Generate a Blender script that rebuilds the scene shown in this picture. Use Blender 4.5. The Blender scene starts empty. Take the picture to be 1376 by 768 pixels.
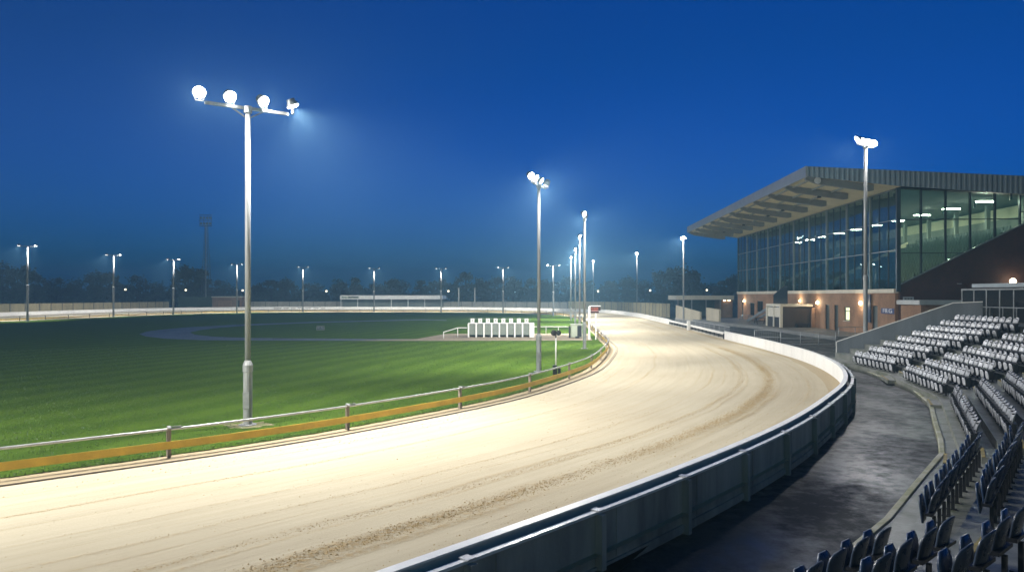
import bpy, bmesh, math, random
from mathutils import Vector, Matrix
from mathutils.geometry import tessellate_polygon
random.seed(11)
PI = math.pi
sc = bpy.context.scene
COL = sc.collection
F, CX, HY, CZ = 1000.0, 688.0, 396.6, 4.0


def G(px, py, z=0.0):
    """where the ray of a photo pixel meets the level z"""
    Y = F * (CZ - z) / (py - HY)
    return ((px - CX) * Y / F, Y)


# ------------------------------------------------------------------ materials
MATS = {}


class NT:
    def __init__(s, m):
        s.m = m; s.t = m.node_tree; s.n = s.t.nodes; s.l = s.t.links

    def add(s, typ, ins=None, **kw):
        nd = s.n.new(typ)
        for k, v in kw.items():
            setattr(nd, k, v)
        for k, v in (ins or {}).items():
            if isinstance(v, tuple) and len(v) == 2 and hasattr(v[0], 'outputs'):
                s.l.new(v[0].outputs[v[1]], nd.inputs[k])
            else:
                nd.inputs[k].default_value = v
        return nd

    def math(s, op, a, b=None, c=None, clamp=False):
        nd = s.n.new('ShaderNodeMath'); nd.operation = op; nd.use_clamp = clamp
        for i, v in enumerate((a, b, c)):
            if v is None: continue
            if isinstance(v, tuple): s.l.new(v[0].outputs[v[1]], nd.inputs[i])
            else: nd.inputs[i].default_value = v
        return (nd, 0)

    def mix(s, fac, a, b, blend='MIX'):
        nd = s.n.new('ShaderNodeMix'); nd.data_type = 'RGBA'; nd.blend_type = blend
        for i, v in ((0, fac), (6, a), (7, b)):
            if isinstance(v, tuple) and len(v) == 2 and hasattr(v[0], 'outputs'): s.l.new(v[0].outputs[v[1]], nd.inputs[i])
            elif i == 0: nd.inputs[i].default_value = v
            else: nd.inputs[i].default_value = (*v[:3], 1)
        return (nd, 2)

    def ramp(s, fac, p0, p1, c0=(0, 0, 0, 1), c1=(1, 1, 1, 1)):
        nd = s.n.new('ShaderNodeValToRGB')
        e = nd.color_ramp.elements
        e[0].position = p0; e[0].color = c0; e[1].position = p1; e[1].color = c1
        s.l.new(fac[0].outputs[fac[1]], nd.inputs[0])
        return (nd, 0)

    def noise(s, vec, scale, detail=4, rough=.55, dim='3D'):
        nd = s.n.new('ShaderNodeTexNoise'); nd.noise_dimensions = dim
        nd.inputs['Scale'].default_value = scale; nd.inputs['Detail'].default_value = detail; nd.inputs['Roughness'].default_value = rough
        if vec: s.l.new(vec[0].outputs[vec[1]], nd.inputs['Vector'])
        return (nd, 0)

    def mapping(s, vec, sx, sy, sz):
        nd = s.n.new('ShaderNodeMapping'); nd.inputs['Scale'].default_value = (sx, sy, sz)
        s.l.new(vec[0].outputs[vec[1]], nd.inputs['Vector'])
        return (nd, 0)

    def bump(s, h, strength, dist):
        nd = s.n.new('ShaderNodeBump'); nd.inputs['Strength'].default_value = strength; nd.inputs['Distance'].default_value = dist
        s.l.new(h[0].outputs[h[1]], nd.inputs['Height'])
        return (nd, 0)


def newmat(name):
    m = bpy.data.materials.new(name); m.use_nodes = True
    MATS[name] = m
    k = NT(m)
    return m, k, m.node_tree.nodes['Principled BSDF']


def mat(name, col, rough=.6, var=.25, scale=3.0, metal=0.0, bump=0.0, bscale=40.0, streak=False, spec=.5, col2=None):
    if name in MATS: return MATS[name]
    m, k, p = newmat(name)
    geo = (k.add('ShaderNodeNewGeometry'), 'Position')
    tc = k.mapping(geo, 1, 1, .18) if streak else geo
    n1 = k.noise(tc, scale, 6, .62)
    f = k.ramp(n1, .32, .72)
    c2 = col2 or tuple(c * (1 - var) for c in col)
    c = k.mix((f), c2, col)
    k.l.new(c[0].outputs[c[1]], p.inputs['Base Color'])
    n2 = k.noise(geo, scale * 4.3, 3)
    r = k.math('MULTIPLY_ADD', n2, .3, rough - .15, clamp=True)
    k.l.new(r[0].outputs[0], p.inputs['Roughness'])
    p.inputs['Metallic'].default_value = metal
    p.inputs['Specular IOR Level'].default_value = spec
    if bump:
        b = k.bump(k.noise(geo, bscale, 4), .6, bump)
        k.l.new(b[0].outputs[0], p.inputs['Normal'])
    return m


def vary(m, amt):
    k = NT(m); p = m.node_tree.nodes['Principled BSDF']
    src = p.inputs['Base Color'].links[0].from_socket
    oi = k.add('ShaderNodeObjectInfo')
    f = k.math('MULTIPLY_ADD', (oi, 'Random'), amt, 1 - amt)
    mx = k.n.new('ShaderNodeMix'); mx.data_type = 'RGBA'; mx.blend_type = 'MULTIPLY'; mx.inputs[0].default_value = 1
    k.l.new(src, mx.inputs[6]); k.l.new(f[0].outputs[0], mx.inputs[7])
    k.l.new(mx.outputs[2], p.inputs['Base Color'])


def emis(name, col, s):
    m, k, p = newmat(name)
    p.inputs['Base Color'].default_value = (*col, 1)
    p.inputs['Emission Color'].default_value = (*col, 1)
    p.inputs['Emission Strength'].default_value = s
    return m


GALV = mat('galvanised_steel', (.30, .305, .305), .6, .4, 6, .1, 0, streak=True)
GALVL = mat('lit_tone_galvanised_sleeve', (.33, .34, .33), .55, .4, 6, .1, streak=True)  # lower mast section lightened in colour to look lit where little light falls
LITGREY = mat('lit_tone_grey', (.36, .37, .37), .4, .2, 4, .2, streak=True)  # lighter grey stands in for lamplight missing on outer masts and guard rails
WHITE = mat('white_paint', (.78, .77, .73), .45, .12, 2.0, streak=True)
WHITEW = mat('white_wall_paint', (.8, .79, .75), .5, .16, 1.2, streak=True, bump=.004, bscale=8)
DARKM = mat('dark_metal', (.03, .033, .038), .4, .4, 8, .3)
BLACK = mat('black_rubber', (.015, .015, .016), .6, .4, 9)
YELLOW = mat('ochre_board_paint', (.88, .57, .06), .5, .3, 1.6, streak=False, bump=.003, bscale=30)
WOODP = mat('weathered_timber', (.26, .21, .16), .75, .5, 7, streak=True, bump=.004, bscale=60)
CONC = mat('grey_concrete', (.30, .31, .31), .7, .42, 1.3, streak=True, bump=.006, bscale=25)
CONCD = mat('dark_panel_concrete', (.50, .51, .49), .62, .68, 1.1, streak=True, bump=.008, bscale=18)
CONCF = mat('wet_step_concrete', (.23, .235, .22), .42, .55, 1.1, bump=.006, bscale=30, col2=(.07, .08, .05))
CONCB = mat('beige_render', (.52, .46, .33), .75, .25, 1.0, streak=True, bump=.004)
PANELF = mat('concrete_fence_panel', (.44, .38, .22), .8, .35, .8, streak=True, bump=.01, bscale=6)
FPOST = mat('fence_post_concrete', (.24, .23, .19), .8, .3, 3)
CREAM = mat('cream_fascia', (.66, .62, .50), .55, .15, 1.5, streak=True)
SOFF = mat('cream_soffit', (.68, .61, .41), .6, .2, .7)
BEAMM = mat('painted_beam', (.20, .22, .21), .5, .25, 1)
ALUM = mat('dark_mullion', (.05, .075, .09), .35, .3, 3, .5)
ALUML = mat('pale_mullion', (.22, .27, .29), .35, .3, 3, .5)
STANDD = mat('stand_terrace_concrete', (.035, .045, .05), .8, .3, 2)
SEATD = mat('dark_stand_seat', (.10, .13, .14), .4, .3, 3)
SEATW = mat('pale_seat_plastic', (.56, .58, .60), .34, .25, 2.6)
SEATB = mat('blue_seat_plastic', (.045, .085, .17), .3, .35, 2.6)
SEATN = mat('navy_seat_plastic', (.06, .085, .13), .3, .4, 2.6)
CREAMW = mat('cream_inner_wall', (.78, .74, .55), .7, .12, .6)
GREYW = mat('grey_inner_panel', (.25, .28, .26), .7, .2, .6)
DGREEN = mat('green_door_paint', (.07, .085, .075), .5, .3, 2)
CONTG = mat('green_container_paint', (.06, .10, .065), .6, .3, .6, streak=True)
YNOSE = mat('yellow_nosing_paint', (.42, .31, .06), .55, .55, 6, col2=(.13, .11, .05))
SIGNB = mat('blue_sign_enamel', (.02, .05, .18), .4, .2, 4)
SIGNG = mat('grey_sign_enamel', (.4, .44, .46), .4, .2, 4)
REDD = mat('red_board_paint', (.028, .006, .005), .4, .3, 8)
BROWN = mat('brown_boarding', (.075, .05, .032), .7, .3, 2, streak=True)
TRAPG = mat('trap_door_mesh', (.22, .25, .21), .6, .3, 6)
LETTER = mat('white_lettering', (.8, .8, .78), .5, .05, 3)
DLETTER = mat('dark_lettering', (.03, .03, .03), .5, .05, 3)
GREYL = mat('faded_lettering', (.42, .40, .36), .6, .4, 9)
BARK = mat('bark', (.06, .05, .04), .9, .4, 3)
LENS = emis('lamp_lens', (1, .985, .95), 45.0); LENS.cycles.emission_sampling = 'NONE'
LENSF = emis('far_lamp_lens', (1, .98, .94), 22.0); LENSF.cycles.emission_sampling = 'NONE'
GLOBE = emis('warm_globe', (1, .88, .62), 3.0); GLOBE.cycles.emission_sampling = 'NONE'
BULK = emis('warm_bulkhead', (1, .86, .60), 7.0); BULK.cycles.emission_sampling = 'NONE'
TUBE = emis('ceiling_tube', (1, .96, .78), 150.0)
WINL = emis('lit_window', (.95, 1, .62), .9)


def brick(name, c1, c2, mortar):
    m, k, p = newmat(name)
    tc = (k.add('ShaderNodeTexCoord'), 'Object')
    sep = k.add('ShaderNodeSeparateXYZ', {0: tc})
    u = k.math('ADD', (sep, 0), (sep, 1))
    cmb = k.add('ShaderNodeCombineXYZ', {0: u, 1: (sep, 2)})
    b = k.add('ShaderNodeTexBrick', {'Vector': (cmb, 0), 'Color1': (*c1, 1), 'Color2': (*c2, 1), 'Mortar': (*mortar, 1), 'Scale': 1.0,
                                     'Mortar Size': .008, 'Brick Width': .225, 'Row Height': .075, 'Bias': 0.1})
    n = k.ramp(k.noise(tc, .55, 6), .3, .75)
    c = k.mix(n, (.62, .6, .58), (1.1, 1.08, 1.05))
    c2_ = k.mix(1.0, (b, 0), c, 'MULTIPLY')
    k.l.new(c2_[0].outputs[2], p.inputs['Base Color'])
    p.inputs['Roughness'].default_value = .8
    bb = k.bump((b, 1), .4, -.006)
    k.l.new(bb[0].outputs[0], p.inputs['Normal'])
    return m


BRICK = brick('red_brick', (.40, .215, .105), (.31, .165, .085), (.30, .24, .19))
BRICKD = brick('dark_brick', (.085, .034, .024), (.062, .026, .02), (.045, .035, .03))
BRICKF = brick('far_brick', (.36, .22, .14), (.30, .18, .12), (.3, .25, .2))


def ribbed(name, col, per, depth, rough=.5):
    m, k, p = newmat(name)
    tc = (k.add('ShaderNodeTexCoord'), 'Object')
    sep = k.add('ShaderNodeSeparateXYZ', {0: tc})
    u = k.math('ADD', (sep, 0), (sep, 1))
    fr = k.math('FRACT', k.math('DIVIDE', u, per))
    tri = k.math('ABSOLUTE', k.math('SUBTRACT', fr, .5))
    h = k.ramp(tri, .2, .34)
    b = k.bump(h, 1.0, depth)
    k.l.new(b[0].outputs[0], p.inputs['Normal'])
    n = k.ramp(k.noise(tc, .8, 5), .3, .7)
    c = k.mix(n, tuple(x * .75 for x in col), col)
    c2 = k.mix(h, c, tuple(x * .7 for x in col))
    k.l.new(c2[0].outputs[2], p.inputs['Base Color'])
    p.inputs['Roughness'].default_value = rough
    p.inputs['Metallic'].default_value = .2
    return m


CLAD = ribbed('profiled_cladding', (.30, .38, .43), .42, .05)
CLADG = ribbed('container_ribs', (.055, .095, .06), .35, .05)

# curtain wall glass: partly mirror, partly clear with a teal tint
GLASS, k, p = newmat('teal_curtain_glass')
k.n.remove(p)
out = [n for n in k.n if n.type == 'OUTPUT_MATERIAL'][0]
tr = k.add('ShaderNodeBsdfTransparent', {'Color': (.82, .92, .86, 1)})
gl = k.add('ShaderNodeBsdfGlossy', {'Color': (.75, .92, 1, 1), 'Roughness': .015})
lw = k.add('ShaderNodeLayerWeight', {'Blend': .22})
f = k.math('MULTIPLY_ADD', (lw, 0), .75, .08, clamp=True)
mx = k.add('ShaderNodeMixShader', {0: f, 1: (tr, 0), 2: (gl, 0)})
k.l.new(mx.outputs[0], out.inputs[0])
MATS['glass'] = GLASS
DGLASS, k, p = newmat('dark_screen_glass')
p.inputs['Base Color'].default_value = (.012, .014, .016, 1); p.inputs['Roughness'].default_value = .12

# sand of the track: UV = metres across and along
SAND, k, p = newmat('raked_sand')
uv = (k.add('ShaderNodeUVMap', uv_map='track'), 0)
sep = k.add('ShaderNodeSeparateXYZ', {0: uv})
U = (sep, 0); V = (sep, 1)
pos = (k.add('ShaderNodeNewGeometry'), 'Position')
wob = k.math('MULTIPLY_ADD', k.noise(k.mapping(uv, .02, .06, 1), 1.0, 3, dim='2D'), 1.6, -.8)
Uw = k.math('ADD', U, wob)
streak = k.noise(k.mapping(uv, 3.2, .09, 1), 1.0, 6, .65, '2D')
streak2 = k.noise(k.mapping(uv, 9.0, .35, 1), 1.0, 5, .6, '2D')
big = k.noise(pos, .12, 4)
fine = k.noise(pos, 22.0, 5, .7)
clod = k.noise(pos, 9.0, 5, .75)
c = k.mix(k.ramp(streak, .3, .72), (.455, .395, .275), (.515, .455, .325))
c = k.mix(k.math('MULTIPLY', k.ramp(big, .42, .7), .45), c, (.35, .28, .18))
c = k.mix(k.math('MULTIPLY', k.ramp(streak2, .55, .8), .25), c, (.33, .255, .155))
total = None
ridge_h = None
for u0, w, a in ((1.3, .09, .35), (1.9, .10, .4), (2.7, .05, .3), (3.6, .09, .6), (4.5, .05, .3), (5.6, .07, .35), (6.3, .05, .3), (6.9, .10, .45), (7.5, .06, .35), (8.2, .16, .6), (8.55, .10, .5), (9.6, .42, 1.0), (10.0, .2, .7), (11.2, .12, .4)):
    d = k.math('ABSOLUTE', k.math('SUBTRACT', Uw, u0))
    m_ = k.math('SUBTRACT', 1.0, k.math('DIVIDE', d, w), clamp=True)
    m_ = k.math('MULTIPLY', m_, a)
    total = m_ if total is None else k.math('MAXIMUM', total, m_)
brk = k.ramp(k.noise(k.mapping(uv, .7, .11, 1), 1.0, 4, dim='2D'), .3, .6)
cl = k.ramp(clod, .38, .60)
rm = k.math('MULTIPLY', k.math('MULTIPLY', total, cl), k.math('MULTIPLY_ADD', brk, .95, .05))
rms = k.math('MULTIPLY', rm, 1.5, clamp=True)
c = k.mix(k.math('MULTIPLY', rms, .8), c, (.40, .28, .12))
spk = k.ramp(k.noise(pos, 5.0, 6, .8), .655, .70)
c = k.mix(k.math('MULTIPLY', spk, .8), c, (.25, .18, .10))
# the untrodden band beside the fence and under the rail keeps a darker, damp tone
band = k.ramp(U, .0, 1.0)
c = k.mix(k.math('MULTIPLY', k.math('LESS_THAN', U, .45), .75), c, (.29, .225, .13))
edge = k.math('MULTIPLY', k.math('GREATER_THAN', Uw, 11.9), .45)
c = k.mix(edge, c, (.33, .235, .11))
k.l.new(c[0].outputs[2], p.inputs['Base Color'])
p.inputs['Roughness'].default_value = .9
p.inputs['Specular IOR Level'].default_value = .2
hh = k.math('ADD', k.math('MULTIPLY', rms, .55), k.math('MULTIPLY', fine, .25))
hh = k.math('ADD', hh, k.math('MULTIPLY', streak2, .35))
hh = k.math('ADD', hh, k.math('MULTIPLY', spk, .5))
b = k.bump(hh, .75, .05)
k.l.new(b[0].outputs[0], p.inputs['Normal'])

# lawn
LAWN, k, p = newmat('mown_grass')
pos = (k.add('ShaderNodeNewGeometry'), 'Position')
sep = k.add('ShaderNodeSeparateXYZ', {0: pos})
ang = k.math('SUBTRACT', k.math('MULTIPLY', (sep, 0), .95), k.math('MULTIPLY', (sep, 1), .31))
w = k.noise(k.mapping(pos, .03, .03, 1), 1.0, 2)
ph = k.math('ADD', ang, k.math('MULTIPLY', w, 7.0))
st = k.ramp(k.math('MULTIPLY_ADD', k.math('SINE', k.math('MULTIPLY', ph, 2.9)), .5, .5), .2, .8)
n1 = k.ramp(k.noise(pos, .35, 6, .65), .3, .72)
n2 = k.ramp(k.noise(pos, 3.4, 8, .8), .34, .66)
c = k.mix(st, (.056, .120, .011), (.098, .178, .019))
c = k.mix(k.math('MULTIPLY', n1, .5), c, (.044, .092, .010))
c = k.mix(k.math('MULTIPLY', n2, .62), c, (.098, .150, .020))
dry = k.ramp(k.noise(pos, 1.2, 5, .7), .62, .76)
c = k.mix(k.math('MULTIPLY', dry, .4), c, (.085, .085, .03))
k.l.new(c[0].outputs[2], p.inputs['Base Color'])
p.inputs['Roughness'].default_value = .9
p.inputs['Specular IOR Level'].default_value = .04
hb = k.math('ADD', k.noise(pos, 30.0, 5, .8), k.math('MULTIPLY', k.noise(pos, 4.0, 4), .8))
b = k.bump(hb, 1.0, .09)
k.l.new(b[0].outputs[0], p.inputs['Normal'])
BLADE = mat('grass_blade', (.065, .12, .018), .6, .5, 1.2)


def asphalt(name, c0, c1, wet_lo, wet_hi, dry=.75, wet=.12, sc_=.45):
    m, k, p = newmat(name)
    pos = (k.add('ShaderNodeNewGeometry'), 'Position')
    agg = k.noise(pos, 16.0, 6, .9)
    big = k.noise(k.mapping(pos, 1.0, .6, 1), sc_, 5, .55)
    mid = k.noise(pos, 2.6, 6, .7)
    pud = k.ramp(k.math('MULTIPLY_ADD', mid, .45, k.math('MULTIPLY', big, .55)), wet_lo, wet_hi)
    c = k.mix(k.ramp(agg, .35, .7), c0, c1)
    c = k.mix(k.math('MULTIPLY', pud, .4), c, tuple(x * .5 for x in c0))
    moss = k.ramp(k.noise(pos, .9, 6, .7), .58, .74)
    c = k.mix(k.math('MULTIPLY', moss, .3), c, (.035, .038, .018))
    vo = k.n.new('ShaderNodeTexVoronoi'); vo.feature = 'DISTANCE_TO_EDGE'; vo.inputs['Scale'].default_value = .28
    wv = k.n.new('ShaderNodeVectorMath'); wv.operation = 'MULTIPLY_ADD'
    k.l.new(k.noise(pos, 1.4, 5, .7)[0].outputs['Color'], wv.inputs[0]); wv.inputs[1].default_value = (.9, .9, .9); k.l.new(pos[0].outputs[pos[1]], wv.inputs[2])
    k.l.new(wv.outputs[0], vo.inputs['Vector'])
    crack = k.math('LESS_THAN', (vo, 'Distance'), .008)
    c = k.mix(k.math('MULTIPLY', crack, .75), c, (.006, .006, .006))
    k.l.new(c[0].outputs[2], p.inputs['Base Color'])
    r = k.math('MULTIPLY_ADD', pud, wet - dry, dry)
    r = k.math('MULTIPLY_ADD', agg, .16, r)
    k.l.new(r[0].outputs[0], p.inputs['Roughness'])
    sp2 = k.math('MULTIPLY_ADD', pud, .55, .12)
    k.l.new(sp2[0].outputs[0], p.inputs['Specular IOR Level'])
    h = k.math('MULTIPLY', agg, k.math('SUBTRACT', 1.0, k.math('MULTIPLY', pud, .7)))
    b = k.bump(h, .25, .012)
    k.l.new(b[0].outputs[0], p.inputs['Normal'])
    return m


WALK = asphalt('wet_walkway_asphalt', (.010, .011, .012), (.030, .033, .033), .41, .59, .52, .24, .42)
APRON = asphalt('apron_asphalt', (.04, .042, .042), (.075, .078, .075), .5, .68, .6, .15)
WPATH = asphalt('wet_infield_path', (.15, .175, .20), (.20, .22, .25), .4, .65, .7, .4)
PADM = mat('sandy_pad', (.38, .31, .21), .85, .25, .8, bump=.01, bscale=12)
RAMPM = mat('pale_ramp_concrete', (.20, .20, .185), .6, .35, .8, bump=.006)
FIELD, k, p = newmat('rough_ground')
pos = (k.add('ShaderNodeNewGeometry'), 'Position')
c = k.mix(k.ramp(k.noise(pos, .2, 6), .35, .65), (.03, .045, .018), (.055, .055, .03))
k.l.new(c[0].outputs[2], p.inputs['Base Color']); p.inputs['Roughness'].default_value = .95

LEAF, k, p = newmat('dusk_foliage')
oi = k.add('ShaderNodeObjectInfo')
pos = (k.add('ShaderNodeNewGeometry'), 'Position')
c = k.mix(k.ramp(k.noise(pos, .5, 3), .35, .65), (.038, .062, .022), (.075, .09, .035))
c = k.mix(k.math('MULTIPLY', (oi, 'Random'), .5), c, (.075, .065, .04))
k.l.new(c[0].outputs[2], p.inputs['Base Color']); p.inputs['Roughness'].default_value = .7


# ------------------------------------------------------------------ mesh building
class MB:
    def __init__(s):
        s.v = []; s.f = []

    def _add(s, vs, fs):
        o = len(s.v); s.v += [tuple(v) for v in vs]; s.f += [tuple(i + o for i in f) for f in fs]
        return s

    def box(s, x0, x1, y0, y1, z0, z1):
        vs = [(x, y, z) for x in (x0, x1) for y in (y0, y1) for z in (z0, z1)]
        return s._add(vs, [(0, 1, 3, 2), (4, 6, 7, 5), (0, 4, 5, 1), (2, 3, 7, 6), (0, 2, 6, 4), (1, 5, 7, 3)])

    def bar(s, a, b, w, h, up=(0, 0, 1)):
        """rectangular bar from a to b, w across, h along up"""
        a = Vector(a); b = Vector(b); d = (b - a).normalized(); u = Vector(up)
        sd = d.cross(u)
        if sd.length < 1e-5: sd = d.cross(Vector((1, 0, 0)))
        sd.normalize(); u = sd.cross(d).normalized()
        vs = [p + sd * (i * w / 2) + u * (j * h / 2) for p in (a, b) for i, j in ((-1, -1), (1, -1), (1, 1), (-1, 1))]
        return s._add(vs, [(3, 2, 1, 0), (4, 5, 6, 7), (0, 1, 5, 4), (1, 2, 6, 5), (2, 3, 7, 6), (3, 0, 4, 7)])

    def tube(s, a, b, r0, r1=None, n=8, cap=True):
        r1 = r0 if r1 is None else r1
        a = Vector(a); b = Vector(b); d = (b - a).normalized()
        u = d.orthogonal().normalized(); w = d.cross(u)
        vs = [p + (u * math.cos(2 * PI * i / n) + w * math.sin(2 * PI * i / n)) * r for p, r in ((a, r0), (b, r1)) for i in range(n)]
        fs = [(i, (i + 1) % n, n + (i + 1) % n, n + i) for i in range(n)]
        if cap: fs += [tuple(range(n - 1, -1, -1)), tuple(range(n, 2 * n))]
        return s._add(vs, fs)

    def path_tube(s, pts, r, n=8, closed=False):
        pts = [Vector(p) for p in pts]; m = len(pts); rings = []
        for i, p in enumerate(pts):
            a = pts[(i - 1) % m] if (closed or i) else p
            b = pts[(i + 1) % m] if (closed or i < m - 1) else p
            d = (b - a).normalized(); sd = d.cross(Vector((0, 0, 1)))
            sd = sd.normalized() if sd.length > 1e-4 else Vector((1, 0, 0))
            up = sd.cross(d)
            rings.append([p + (sd * math.cos(2 * PI * j / n) + up * math.sin(2 * PI * j / n)) * r for j in range(n)])
        vs = [v for q in rings for v in q]; fs = []
        for i in range(m if closed else m - 1):
            k0 = i * n; k1 = ((i + 1) % m) * n
            fs += [(k0 + j, k0 + (j + 1) % n, k1 + (j + 1) % n, k1 + j) for j in range(n)]
        return s._add(vs, fs)

    def lathe(s, c, prof, n=12, axis=None):
        """prof = (radius, distance along axis) from c"""
        c = Vector(c); d = Vector(axis or (0, 0, 1)).normalized(); u = d.orthogonal().normalized(); w = d.cross(u)
        vs = []; fs = []
        for r, t in prof:
            vs += [c + d * t + (u * math.cos(2 * PI * i / n) + w * math.sin(2 * PI * i / n)) * r for i in range(n)]
        for q in range(len(prof) - 1):
            fs += [(q * n + i, q * n + (i + 1) % n, (q + 1) * n + (i + 1) % n, (q + 1) * n + i) for i in range(n)]
        fs += [tuple(range(n - 1, -1, -1)), tuple(range((len(prof) - 1) * n, len(prof) * n))]
        return s._add(vs, fs)

    def ball(s, c, r, n=10, m=7, sz=1.0):
        return s.lathe((c[0], c[1], c[2]), [(max(.001, r * math.sin(PI * i / m)), -r * sz * math.cos(PI * i / m)) for i in range(m + 1)], n)

    def prism(s, poly, axis, a, b):
        """poly = 2-D outline; axis 'x','y','z' = extrusion axis from a to b"""
        def P(q, t):
            return {'x': (t, q[0], q[1]), 'y': (q[0], t, q[1]), 'z': (q[0], q[1], t)}[axis]
        n = len(poly)
        tri = tessellate_polygon([[Vector((q[0], q[1], 0)) for q in poly]])
        vs = [P(q, a) for q in poly] + [P(q, b) for q in poly]
        fs = [tuple(t) for t in tri] + [tuple(i + n for i in reversed(t)) for t in tri]
        fs += [(i, (i + 1) % n, n + (i + 1) % n, n + i) for i in range(n)]
        return s._add(vs, fs)

    def sheet(s, poly, z):
        tri = tessellate_polygon([[Vector((q[0], q[1], 0)) for q in poly]])
        fs = []
        for t in tri:
            a, b_, c_ = (poly[i] for i in t)
            cr = (b_[0] - a[0]) * (c_[1] - a[1]) - (b_[1] - a[1]) * (c_[0] - a[0])
            fs.append(tuple(t) if cr > 0 else tuple(reversed(t)))
        return s._add([(q[0], q[1], z) for q in poly], fs)

    def sweep(s, path, prof, closed=False, zf=None, solid=True):
        """prof = outline in (offset to the right of the path, height)"""
        m = len(path); k_ = len(prof); vs = []; fs = []
        for i, o in enumerate(offset_frames(path, closed)):
            z0 = zf(i) if zf else 0.0
            vs += [(path[i][0] + o[0] * q[0], path[i][1] + o[1] * q[0], z0 + q[1]) for q in prof]
        for i in range(m if closed else m - 1):
            a = i * k_; b = ((i + 1) % m) * k_
            for j in range(k_ if solid else k_ - 1):
                j2 = (j + 1) % k_
                fs.append((a + j, a + j2, b + j2, b + j))
        if solid and not closed:
            fs += [tuple(range(k_ - 1, -1, -1)), tuple(range((m - 1) * k_, m * k_))]
        return s._add(vs, fs)

    def build(s, name, m, parent=None, smooth=False, loc=None, bevel=0.0):
        base = Vector((0, 0, 0))
        if loc: base = Vector(loc)
        me = bpy.data.meshes.new(name)
        me.from_pydata([(x - base.x, y - base.y, z - base.z) for x, y, z in s.v], [], s.f)
        bm = bmesh.new(); bm.from_mesh(me)
        bmesh.ops.recalc_face_normals(bm, faces=bm.faces)
        bm.to_mesh(me); bm.free()
        if smooth:
            for p_ in me.polygons: p_.use_smooth = True
        me.materials.append(m)
        o = bpy.data.objects.new(name, me); COL.objects.link(o)
        if parent: o.parent = parent
        elif loc: o.location = loc
        if bevel:
            md = o.modifiers.new('bevel', 'BEVEL'); md.width = bevel; md.segments = 2; md.limit_method = 'ANGLE'
        return o


def offset_frames(path, closed=False):
    """per point: unit right-hand normal scaled for the mitre"""
    m = len(path); out_ = []
    for i in range(m):
        segs = []
        if closed or i > 0:
            a = path[(i - 1) % m]; b = path[i]; segs.append((b[0] - a[0], b[1] - a[1]))
        if closed or i < m - 1:
            a = path[i]; b = path[(i + 1) % m]; segs.append((b[0] - a[0], b[1] - a[1]))
        ns = []
        for dx, dy in segs:
            l = math.hypot(dx, dy) or 1; ns.append((dy / l, -dx / l))
        nx = sum(n[0] for n in ns); ny = sum(n[1] for n in ns); l = math.hypot(nx, ny) or 1
        nx /= l; ny /= l
        c = max(.5, nx * ns[0][0] + ny * ns[0][1])
        out_.append((nx / c, ny / c))
    return out_


def offset(path, d, closed=False):
    return [(p[0] + o[0] * d, p[1] + o[1] * d) for p, o in zip(path, offset_frames(path, closed))]


def tag(o, label=None, cat=None, group=None, kind=None):
    if label: o['label'] = label
    if cat: o['category'] = cat
    if group: o['group'] = group
    if kind: o['kind'] = kind
    return o


def thing(name, label, cat, loc=(0, 0, 0), rz=0.0, group=None):
    o = bpy.data.objects.new(name, None); COL.objects.link(o)
    o.location = loc; o.rotation_euler = (0, 0, rz); o.empty_display_size = .3
    return tag(o, label, cat, group)


def struct(name, mb, m, loc=None, smooth=False):
    return tag(mb.build(name, m, None, smooth, loc), kind='structure')


def text_part(txt, size, m, parent, M, name='lettering', ext=.006):
    cu = bpy.data.curves.new(name, 'FONT'); cu.body = txt; cu.size = size; cu.extrude = ext; cu.align_x = 'CENTER'; cu.align_y = 'CENTER'
    tmp = bpy.data.objects.new('tmp', cu); COL.objects.link(tmp)
    dg = bpy.context.evaluated_depsgraph_get()
    me = bpy.data.meshes.new_from_object(tmp.evaluated_get(dg))
    bpy.data.objects.remove(tmp); bpy.data.curves.remove(cu)
    me.transform(M); me.materials.clear(); me.materials.append(m); me.name = name
    o = bpy.data.objects.new(name, me); COL.objects.link(o); o.parent = parent
    return o


def catmull(P, per=14):
    n = len(P); out_ = []
    for i in range(n):
        p0, p1, p2, p3 = P[(i - 1) % n], P[i], P[(i + 1) % n], P[(i + 2) % n]
        # centripetal style knots keep long segments from overshooting
        def d(a, b): return max(1e-3, math.hypot(a[0] - b[0], a[1] - b[1])) ** .5
        t0 = 0; t1 = t0 + d(p0, p1); t2 = t1 + d(p1, p2); t3 = t2 + d(p2, p3)
        for q in range(per):
            t = t1 + (t2 - t1) * q / per
            def L(a, b, ta, tb): return tuple(((tb - t) * x + (t - ta) * y) / (tb - ta) for x, y in zip(a, b))
            A1 = L(p0, p1, t0, t1); A2 = L(p1, p2, t1, t2); A3 = L(p2, p3, t2, t3)
            B1 = L(A1, A2, t0, t2); B2 = L(A2, A3, t1, t3)
            out_.append(L(B1, B2, t1, t2))
    return out_


def resample(path, step, closed=False):
    pts = list(path) + ([path[0]] if closed else [])
    out_ = [pts[0]]; acc = 0.0
    for a, b in zip(pts, pts[1:]):
        l = math.hypot(b[0] - a[0], b[1] - a[1]); t = step - acc
        while t <= l:
            out_.append((a[0] + (b[0] - a[0]) * t / l, a[1] + (b[1] - a[1]) * t / l)); t += step
        acc = (acc + l) % step if l < t else acc
        acc = l - (t - step)
    return out_


def nearest_i(path, p):
    return min(range(len(path)), key=lambda i: (path[i][0] - p[0]) ** 2 + (path[i][1] - p[1]) ** 2)


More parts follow.
